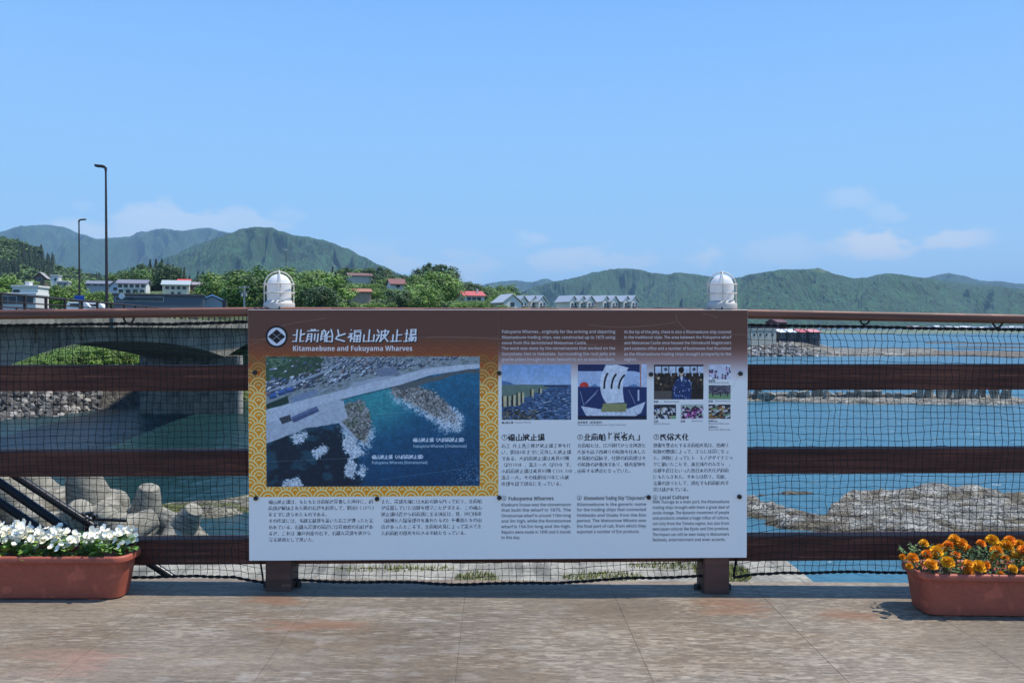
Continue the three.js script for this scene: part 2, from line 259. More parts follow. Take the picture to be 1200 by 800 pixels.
// headland with the harbour houses
{
  const hl = (px, d) => { const dl = lut([[700, 236], [878, 233], [960, 233], [1080, 236], [1110, 262]])(px), e = d - dl; const hi = lerp(4.3, 1.0, sstep(935, 985, px)) * sstep(1112, 1085, px); return SEA - 0.6 + hi * sstep(0, lerp(16, 5, sstep(940, 980, px)), e) + 0.5 * sstep(-1, 1, e) * sstep(1112, 1090, px) + (fbm(px / 14, d / 6, 3, 7) - 0.5) * 0.5; };
  const g = grid(130, 60, (u, v) => { const px = lerp(700, 1125, u), d = lerp(330, 229, v); const far = d > 300 ? sstep(330, 300, d) : 1; return [xOf(px, d), lerp(SEA - 1, hl(px, d), far), zOf(d), xOf(px, d) * 0.06, zOf(d) * 0.06]; });
  struct('headland', g, M(0.68, 0.65, 0.58, 0.93, { map: rockTex }));
}
// far coast strip below the right-hand mountains
struct('far_coast', grid(90, 8, (u, v) => { const px = lerp(840, 1420, u), d = lerp(1900, lerp(1560, 1380, u), v); return [xOf(px, d), SEA - 1 + 7 * sstep(0, 0.5, 1 - v) + 1.4, zOf(d)]; }), M(0.14, 0.17, 0.09, 0.95));

// ---------------------------------------------------------------- river bank across the water, with its stones
const bankStones = [];
{
  const bank = struct('river_bank', grid(60, 24, (u, v) => {
    const px = lerp(-260, 340, u), dl = lut([[-260, 64], [0, 71.5], [60, 74], [110, 79], [180, 86], [340, 94]])(px), d = lerp(dl + 24, dl - 2.5, v), e = d - dl;
    const h = e > 4 ? 3.05 + 0.0 * e : e > 3.1 ? 2.4 : -0.8 + 2.6 * clamp((e + 0.8) / 3.9);
    return [xOf(px, d), SEA + h, zOf(d), xOf(px, d) * 0.2, zOf(d) * 0.2];
  }), M(0.22, 0.20, 0.18, 0.95, { map: rockTex }));
  const ledge = []; const dl = lut([[-260, 64], [0, 71.5], [60, 74], [110, 79], [180, 86]]);
  const lg = grid(40, 3, (u, v, i, j) => { const px = lerp(-260, 118, u), d = dl(px) + [3.35, 3.4, 3.4, 4.6][j], y = SEA + [1.8, 2.55, 3.12, 3.14][j]; return [xOf(px, d), y, zOf(d), xOf(px, d) * 0.3, y * 0.3 + d * 0.1]; });
  part('concrete_ledge', lg, CONC(0.62, 0.60, 0.55, 1), bank);
  srand(99);
  const sg = []; for (let k = 0; k < 5; k++) { const g = new THREE.IcosahedronGeometry(1, 0), p = g.attributes.position; for (let i = 0; i < p.count; i++) { const x = p.getX(i), y = p.getY(i), z = p.getZ(i), f = 0.6 + 0.8 * vnoise(x * 1.5 + k * 7 + 5, y * 1.5 + z * 1.3 + 9, k); p.setXYZ(i, x * f, y * f * 0.85, z * f); } g.deleteAttribute('normal'); g.computeVertexNormals(); sg.push(g); }
  const sm = [M(0.16, 0.15, 0.135, 0.9), M(0.10, 0.095, 0.09, 0.9), M(0.34, 0.31, 0.27, 0.9), M(0.06, 0.055, 0.05, 0.9), M(0.13, 0.12, 0.11, 0.9)];
  for (let row = 0; row < 8; row++) for (let k = 0; k < 36; k++) {
    const px = -34 + k * 4.2 + rr(-1.9, 1.9), d = dl(px) - 0.4 + row * 0.48 + rr(-0.15, 0.15), e = d - dl(px), y = SEA - 0.75 + 2.6 * clamp((e + 0.8) / 3.9);
    const s = part('stone', pick(sg), pick(sm), bank); const r = rr(0.17, 0.40); s.scale.set(r * rr(0.9, 1.4), r, r); s.rotation.set(rr(0, 6), rr(0, 6), rr(0, 6)); s.position.set(xOf(px, d), y + 0.1, zOf(d));
  }
  bankStones.push(...sg);
}
// ---------------------------------------------------------------- quay below the deck
{
  const q = struct('quay', null); const m = CONC(0.60, 0.57, 0.50, 0.22);
  const slab = grid(60, 20, (u, v) => { const x = lerp(-48, 6.95, u), d = lerp(20.6, 6, v); return [x, -4.45 + (fbm(x * 0.8, d * 0.8, 3, 4) - 0.5) * 0.03, zOf(d), x, d]; });
  part('quay_top', slab, m, q);
  part('quay_face', box(55, 4.0, 0.3, -20.55, -6.47, zOf(20.6) + 0.148), m, q);
  part('quay_face', box(0.3, 4.0, 14.6, 6.95 - 0.152, -6.47, zOf(13.3)), m, q);
  for (const [x0, d0, l] of [[3.2, 17.2, 9], [-4, 17.0, 12], [-14, 17.5, 10]]) part('kerb', rbox(l, 0.16, 0.28, 0.02, x0 - l / 2, -4.36, zOf(20.3), 1), CONC(0.62, 0.6, 0.53, 0.5), q);
  // grass growing on the quay
  srand(5); const gs = [];
  const clump = (cx, cd, rx, rd, n) => { for (let i = 0; i < n; i++) { const a = rr(0, 6.28), r = Math.sqrt(rnd()), x = cx + Math.cos(a) * r * rx, z = zOf(cd) + Math.sin(a) * r * rd, h = rr(0.03, 0.11), w = rr(0.012, 0.022), b = rr(0, 6.28), l = rr(0.2, 0.8) * h; const g = new THREE.BufferGeometry(); const ex = Math.cos(b) * w, ez = Math.sin(b) * w; g.setAttribute('position', new THREE.Float32BufferAttribute([x - ex, -4.46, z - ez, x + ex, -4.46, z + ez, x + Math.cos(b + 1.6) * l, -4.45 + h, z + Math.sin(b + 1.6) * l], 3)); g.computeVertexNormals(); gs.push(g); } };
  clump(5.15, 17.75, 0.62, 0.75, 1500); clump(-0.4, 17.4, 0.5, 0.5, 500); clump(2.4, 17.5, 0.9, 0.35, 500); clump(-2.3, 18.2, 1.4, 0.2, 300); clump(4.2, 18.3, 1.2, 0.25, 400);
  const gm = one('grass', plain(gs), M(0.22, 0.225, 0.06, 0.9, { side: THREE.DoubleSide }), 'patchy yellow green grass growing on the quay below', 'grass'); gm.userData.kind = 'stuff';
}

// ---------------------------------------------------------------- the deck we stand on: large textured slabs
const DECK_SLOPE = -0.0135, deckY = (x) => DECK_SLOPE * (x + 0.87);
{
  const W = 1920, H = 832;                                 // covers 5 m x 2.167 m, x -2.5..2.5, z -0.4..1.767
  const col = new Float32Array(W * H * 3);
  const put = (x, y, c, a) => { const k = (y * W + x) * 3; for (let i = 0; i < 3; i++) col[k + i] = lerp(col[k + i], c[i], a); };
  for (let y = 0; y < H; y++) for (let x = 0; x < W; x++) {
    const u = x / W, v = y / H, X = -2.5 + u * 5, Z = -0.4 + v * 2.167;
    const broad = fbm(u * 9, v * 8, 4, 61, 9, 8), grain = fbm(u * 48, v * 170, 3, 62, 48, 170), fine = fbm(u * 260, v * 416, 2, 63, 260, 416), speck = hash2(x, y, 64);
    let c = [117, 105, 90]; let k = 1 + 0.34 * (broad - 0.5) + 0.15 * (grain - 0.5) + 0.32 * (fine - 0.5) + 0.16 * (speck - 0.5);
    const warm = sstep(0.5, 0.68, fbm(u * 14, v * 10, 4, 65, 14, 10)); c = [lerp(c[0], 112, warm * 0.6), lerp(c[1], 95, warm * 0.6), lerp(c[2], 76, warm * 0.6)];
    const i = (y * W + x) * 3; col[i] = c[0] * k; col[i + 1] = c[1] * k; col[i + 2] = c[2] * k;
    // worn-through pale streaks along the grain and pale crusty patches
    const wear = sstep(0.58, 0.72, fbm(u * 110, v * 416, 3, 66, 110, 416)) * sstep(0.45, 0.62, fbm(u * 8, v * 22, 3, 67, 8, 22)); put(x, y, [182, 174, 162], wear * 0.45);
    const cn = fbm(u * 7 + 3, v * 7, 3, 69, 7, 7); if (cn > 0.5) put(x, y, [176, 162, 142], sstep(0.52, 0.66, fbm(u * 170, v * 230, 3, 68, 170, 230)) * sstep(0.5, 0.64, cn) * 0.42);
    const dark = sstep(0.58, 0.74, fbm(u * 90, v * 260, 3, 70, 90, 260)); put(x, y, [70, 60, 56], dark * 0.16);
    if (X > -1.3 && X < 0.5 && Z > 0.15) put(x, y, [168, 166, 166], sstep(0.56, 0.76, fbm(u * 60, v * 60, 4, 71, 60, 60)) * sstep(-1.3, -0.9, X) * sstep(0.5, 0, X) * 0.26);
    for (const [cx, cz, rx, rz] of [[-1.37, 0.62, 0.22, 0.05], [-1.32, 0.76, 0.14, 0.06], [-1.28, 0.67, 0.07, 0.08]]) { const q = Math.hypot((X - cx) / rx, (Z - cz) / rz), a = sstep(1.15, 0.5, q + (fbm(u * 60, v * 110, 3, 72, 60, 110) - 0.5) * 1.8); put(x, y, [158, 112, 98], a * 0.22); }
    for (const [cx, cz, rx, rz] of [[-0.87, 0.09, 0.12, 0.07], [0.92, 0.12, 0.15, 0.12], [-0.65, 0.35, 0.2, 0.06], [1.35, 0.22, 0.12, 0.06]]) { const q = Math.hypot((X - cx) / rx, (Z - cz) / rz), a = sstep(1.2, 0.3, q + (fbm(u * 50, v * 60, 3, 73, 50, 60) - 0.5) * 1.5); put(x, y, [122, 82, 58], a * 0.55); }
  }
  const map = texData(W, H, (x, y) => { const k = (y * W + x) * 3; return [col[k], col[k + 1], col[k + 2]]; });
  const bump = texData(512, 512, (x, y) => { const u = x / 512, v = y / 512, k = 255 * (0.6 * fbm(u * 14, v * 110, 4, 62, 14, 110) + 0.4 * fbm(u * 120, v * 160, 2, 75, 120, 160)); return [k, k, k]; }, false);
  const mat = new THREE.MeshStandardMaterial({ map, bumpMap: bump, bumpScale: 0.006, roughness: 0.72 });
  const deck = struct('deck', null); deck.rotation.z = DECK_SLOPE; deck.position.y = 0.87 * DECK_SLOPE;
  part('deck_bed', box(12, 0.4, 9.3, 0, -0.2024, 4.49), M(0.24, 0.215, 0.195, 0.9), deck);
  const zs = [-0.17, 1.0, 2.16, 3.32, 4.48, 6.8, 9.1];
  for (let r = 0; r + 1 < zs.length; r++) for (let c = -10; c < 10; c++) {
    const x0 = -0.12 + c * 0.6, x1 = x0 + 0.6, z0 = zs[r], z1 = zs[r + 1], j = 0.0007;
    const g = box(x1 - x0 - j * 2, 0.02, z1 - z0 - j * 2, (x0 + x1) / 2, -0.01 + hash2(c, r, 3) * 0.0008, (z0 + z1) / 2);
    const p = g.attributes.position, uv = g.attributes.uv; for (let i = 0; i < p.count; i++) uv.setXY(i, (p.getX(i) + 2.5) / 5, (p.getZ(i) + 0.4) / 2.167);
    part('slab', g, mat, deck);
  }
  // paved forecourt beside and behind the deck
  const yard = M(0.46, 0.43, 0.385, 0.9);
  for (const s of [-1, 1]) part('forecourt', box(60, 0.4, 9.2, s * 36.02, -0.23, 4.43), yard, deck);
  part('forecourt', box(132, 0.4, 90, 0, -0.22, 54.2), yard, deck);
  part('deck_edge', box(12, 0.5, 0.06, 0, -0.27, -0.196), CONC(0.5, 0.48, 0.44, 1), deck);
}
// ---------------------------------------------------------------- railing
const X = (px) => (px - 580) / 292, Y = (py) => EYE.y + (386 - py) / 292;     // on the plane of the sign
const woodTex = texData(512, 128, (x, y) => { const u = x / 512, v = y / 128, g = fbm(u * 5, v * 40, 3, 21, 5, 40), b = fbm(u * 4, v * 4, 3, 22, 4, 4), sc = hash2(0, y, 23) > 0.93 && fbm(u * 8, y * 0.5, 2, 24) > 0.52 ? 0.5 : 0; const k = 0.62 + 0.3 * (g - 0.5) + 0.3 * (b - 0.5); return [255 * k + sc * 150, 240 * k + sc * 150, 230 * k + sc * 145]; });
const beamMat = M(0.30, 0.128, 0.086, 0.85, { map: withRepeat(woodTex, 0.8, 4) });
const railMat = M(0.36, 0.165, 0.11, 0.6, { map: withRepeat(woodTex, 0.7, 3) });
const postMat = M(0.34, 0.185, 0.14, 0.7, { map: withRepeat(woodTex, 1, 1) });
{
  const uvBox = (g) => { const p = g.attributes.position, n = g.attributes.normal, uv = g.attributes.uv; for (let i = 0; i < p.count; i++) Math.abs(n.getX(i)) > 0.8 ? uv.setXY(i, p.getZ(i), p.getY(i)) : uv.setXY(i, p.getX(i), p.getY(i) + p.getZ(i)); return g; };
  const r = thing('railing', 'dark brown beam railing along the edge of the deck, carrying the nets', 'railing', [0, 0, 0]);
  const zc = -0.09;
  for (const px of [-704, -189, 326, 843, 1360, 1875]) {
    const x = X(px) * 1.0, y0 = deckY(x) - 0.005, y1 = Y(364);
    part('post', uvBox(rbox(0.104, y1 - y0, 0.125, 0.008, x, (y0 + y1) / 2, -0.0675)), postMat, r);
    for (const s of [-1, 1]) part('anchor_bolt', cyl(0.013, 0.011, 0.022, x + s * 0.066, deckY(x), -0.07, 8), M(0.05, 0.05, 0.05, 0.5, { metalness: 0.6 }), r);
  }
  const segs = [[-704, -189], [-189, 326], [326, 843], [843, 1360], [1360, 1875]];
  const tops = [[366, 365.4], [365.4, 359.5], [359.8, 361.2], [361.4, 371.0], [371, 372]];
  segs.forEach(([a, b], i) => {
    const xa = X(a) + 0.0525, xb = X(b) - 0.0525, l = xb - xa;
    for (const [p0, p1] of [[427.6, 457.6], [527.4, 557], [631, 660.5]]) { const k = (3.18 + 0.05) / 3.18, y0 = EYE.y - (p1 - 386) / 292 * k, y1 = EYE.y - (p0 - 386) / 292 * k; part('beam', uvBox(rbox(l - 0.003, y1 - y0, 0.075, 0.006, (xa + xb) / 2, (y0 + y1) / 2, zc)), beamMat, r); }
    const ya = Y(tops[i][0]), yb = Y(tops[i][1]), lx = X(b) - X(a), tr = part('top_rail', uvBox(rbox(Math.hypot(lx, yb - ya) - 0.003, 0.036, 0.13, 0.012, 0, 0, 0, 3)), railMat, r);
    tr.position.set((X(a) + X(b)) / 2, (ya + yb) / 2 - 0.018, -0.075); tr.rotation.z = Math.atan2(yb - ya, lx);
  });
  // loops under the top rail that carry the net ropes
  for (const [px, py] of [[151, 371.5], [-20, 372], [240, 369.5], [1022, 372.5], [1183, 376], [930, 370.5]]) {
    const x = X(px), y = Y(py), pts = []; for (let k = 0; k <= 8; k++) { const a = Math.PI * k / 8; pts.push(V(x + Math.cos(a) * 0.021, y + 0.004 - Math.sin(a) * 0.030, -0.035)); }
    if (px === 240 || px === 930) continue;
    part('hook', tube(pts, 0.0042, 6, 16), M(0.04, 0.035, 0.035, 0.5, { metalness: 0.4 }), r);
  }
}

// ---------------------------------------------------------------- nets hung on the railing
const cordMat = M(0.012, 0.012, 0.013, 0.85), ropeMat = M(0.010, 0.010, 0.011, 0.9);
function net(label, pxA, pxB, topY, botY, seedN, corner) {
  const n = thing('safety_net', label, 'net', [0, 0, 0], 0, 'nets on the railing'); srand(seedN);
  const zN = -0.034, kf = (EYE.z - zN) / EYE.z, xa = X(pxA) * kf, xb = X(pxB) * kf, cell = 0.0283, nx = Math.round((xb - xa) / cell), top = (u) => EYE.y + (386 - topY(lerp(pxA, pxB, u))) / 292 * kf, bot = (u) => EYE.y + (386 - botY(lerp(pxA, pxB, u))) / 292 * kf;
  const ny = Math.round((top(0.5) - bot(0.5)) / cell);
  const P = (i, j) => {                                     // knots of the net, pulled out of true by sag and wind
    const u = i / nx, v = j / ny, a = seedN * 3.7;
    const dx = (fbm(i * 0.16 + a, j * 0.12, 3, 5) - 0.5) * 0.034 + (hash2(i, j, seedN) - 0.5) * 0.006 + (j === 1 ? -0.010 : 0), dy = (fbm(i * 0.10, j * 0.17 + a, 3, 6) - 0.5) * 0.036 * Math.min(1, j * 0.3, (ny - j) * 0.3) + (hash2(i, j, seedN + 50) - 0.5) * (j > 0 && j < ny ? 0.005 : 0.0015);
    const lowSkew = sstep(0.90, 1, v) * (u - 0.5) * 0.02;
    return V(lerp(xa, xb, u) + dx * Math.min(1, i * 0.3, (nx - i) * 0.3) + lowSkew, lerp(top(u), bot(u), v) + dy, zN + 0.006 * Math.sin(i * 0.4 + j * 0.3) + (fbm(i * 0.2, j * 0.2, 2, 9) - 0.5) * 0.01);
  };
  const pos = [], idx = [], R = 0.00125;
  const cord = (pts) => { const base = pos.length / 3; pts.forEach((p, k) => { const q = pts[Math.min(k + 1, pts.length - 1)], o = pts[Math.max(k - 1, 0)], t = q.clone().sub(o).normalize(), s = V(-t.y, t.x, 0).normalize(); for (let a = 0; a < 3; a++) { const w = a * 2.0944; pos.push(p.x + s.x * Math.cos(w) * R, p.y + s.y * Math.cos(w) * R, p.z + Math.sin(w) * R); } if (k) for (let a = 0; a < 3; a++) { const A = base + (k - 1) * 3 + a, B = base + (k - 1) * 3 + (a + 1) % 3; idx.push(A, A + 3, B, B, A + 3, B + 3); } }); };
  for (let i = 0; i <= nx; i++) { const l = []; for (let j = 0; j <= ny; j++) l.push(P(i, j)); cord(l); }
  for (let j = 1; j < ny; j++) { const l = []; for (let i = 0; i <= nx; i++) l.push(P(i, j)); cord(l); }
  const g = new THREE.BufferGeometry(); g.setAttribute('position', new THREE.Float32BufferAttribute(pos, 3)); g.setIndex(idx); g.computeVertexNormals();
  part('mesh_cords', g, cordMat, n).userData.kind = 'stuff';
  const rope = (pts, r) => {                                // a laid rope: three strands twisted together
    const c = new THREE.CatmullRomCurve3(pts), L = c.getLength(), seg = Math.min(420, Math.round(L / 0.007)), gs = [];
    for (let s = 0; s < 2; s++) { const q = []; for (let k = 0; k <= seg; k++) { const p = c.getPointAt(k / seg), a = k / seg * L / 0.030 * Math.PI + s * Math.PI; q.push(V(p.x + Math.sin(a) * r * 0.2, p.y + Math.cos(a) * r * 0.5, p.z + Math.sin(a) * r * 0.5)); } gs.push(new THREE.TubeGeometry(new THREE.CatmullRomCurve3(q), seg, r * 0.62, 5, false)); }
    return plain(gs);
  };
  const line = (j) => { const l = []; for (let i = 0; i <= nx; i++) l.push(P(i, j)); return l; };
  part('top_rope', rope(line(0), 0.0068), ropeMat, n); part('bottom_rope', rope(line(ny), 0.0062), ropeMat, n);
  const side = (i) => { const l = []; for (let j = 0; j <= ny; j++) l.push(P(i, j)); return l; };
  for (const i of corner) part('side_rope', rope(side(i < 0 ? nx : 0), 0.0060), ropeMat, n);
}
net('black cord net between the railing posts beside the white flowers', -180, 306, lut([[-180, 382], [0, 381.5], [151, 379.5], [200, 380], [300, 377]]), lut([[-180, 674], [150, 674], [270, 674], [306, 681]]), 3, [-1]);
net('black cord net behind the information board', 343, 824, lut([[343, 377], [560, 383], [824, 378]]), lut([[343, 679], [420, 681.5], [560, 685], [640, 684], [740, 679.5], [824, 677]]), 4, [1, -1]);
net('black cord net between the railing posts beside the orange flowers', 866, 1352, lut([[866, 380.5], [930, 382], [1022, 383], [1100, 385], [1183, 386], [1352, 390]]), lut([[866, 680], [890, 676], [930, 674], [1100, 674.5], [1352, 678]]), 5, [1]);

// ---------------------------------------------------------------- caged lamps on the rail
function lamp(px, label) {
  const k = (EYE.z + 0.07) / EYE.z, x = X(px) * k, y = Y(361) , L = thing('bulkhead_lamp', label, 'lamp', [x, y - 0.004, -0.07], px < 500 ? 0.35 : -0.2, 'caged lamps on the railing');
  const metal = M(0.52, 0.49, 0.44, 0.7), steel = M(0.62, 0.58, 0.50, 0.6);
  part('lamp_base', new THREE.LatheGeometry([[0, 0], [0.060, 0], [0.062, 0.003], [0.062, 0.022], [0.059, 0.026], [0.053, 0.027], [0.051, 0.036], [0, 0.037]].map(([a, b]) => new THREE.Vector2(a, b)), 36), metal, L);
  const pr = [[0.0475, 0.034], [0.0480, 0.050]]; pr.push([0.0480, 0.094]); for (let i = 1; i <= 12; i++) { const a = i / 12 * Math.PI / 2; pr.push([0.0480 * Math.cos(a), 0.094 + 0.050 * Math.sin(a)]); }
  part('lamp_globe', new THREE.LatheGeometry(pr.map(([a, b]) => new THREE.Vector2(Math.max(a, 0.0001), b)), 36), new THREE.MeshPhysicalMaterial({ color: new THREE.Color().setRGB(0.9, 0.885, 0.86), roughness: 0.9, transmission: 0.45, thickness: 0, clearcoat: 0.4, clearcoatRoughness: 0.15 }), L);
  const R = 0.0575; for (let q = 0; q < 4; q++) { const a = q * Math.PI / 2, pts = [V(Math.cos(a) * R, 0.018, Math.sin(a) * R), V(Math.cos(a) * R, 0.06, Math.sin(a) * R)]; for (let i = 0; i <= 8; i++) { const b = i / 8 * Math.PI / 2; pts.push(V(Math.cos(a) * R * Math.cos(b), 0.094 + 0.0595 * Math.sin(b), Math.sin(a) * R * Math.cos(b))); } part('guard_bar', tube(pts, 0.0028, 6, 28), steel, L); }
  for (const h of [0.066, 0.102]) part('guard_ring', new THREE.TorusGeometry(0.0600, 0.0026, 6, 40).rotateX(Math.PI / 2).translate(0, h, 0), steel, L);
  part('guard_boss', new THREE.SphereGeometry(0.005, 10, 8).translate(0, 0.1545, 0), steel, L);
  part('cable_screw', cyl(0.004, 0.004, 0.012, -0.004, -0.002, 0.059, 8), M(0.02, 0.02, 0.02), L);
}
lamp(329, 'white globe lamp in wire guard on rail above the board\'s crest');
lamp(847, 'white globe lamp in wire guard on rail above the board\'s local culture pictures');

// ---------------------------------------------------------------- stair handrail beyond the net
{
  const d = EYE.z + 0.62, h = thing('stair_handrail', 'black triple pipe handrail of stairs going down behind the net', 'handrail'), bm = M(0.018, 0.017, 0.018, 0.32, { metalness: 0.2 });
  const mk = (p, q, r) => part('pipe', bar(at(p[0], p[1], d), at(q[0], q[1], d), r, 14), bm, h);
  mk([-60, 507], [205, 679], 0.0185); mk([-80, 511], [150, 670], 0.0205); mk([-90, 529], [100, 656], 0.0205);
  for (const [a, b] of [[97, 602], [101, 606], [105, 608], [112, 614], [121, 618]]) part('bolt', new THREE.SphereGeometry(0.0105, 8, 6).translate(...at(a, b, d - 0.025).toArray()), M(0.16, 0.16, 0.16, 0.3, { metalness: 0.7 }), h);
  part('bracket', bar(at(84, 607, d + 0.03), at(148, 610, d + 0.05), 0.008, 8), bm, h); part('bracket', rbox(0.06, 0.028, 0.03, 0.006, ...at(106, 606, d + 0.03).toArray()), bm, h);
  part('newel_post', bar(at(104, 600, d + 0.02), V(at(104, 600, d).x, -4.5, zOf(d) - 0.02), 0.02, 10), bm, h);
}
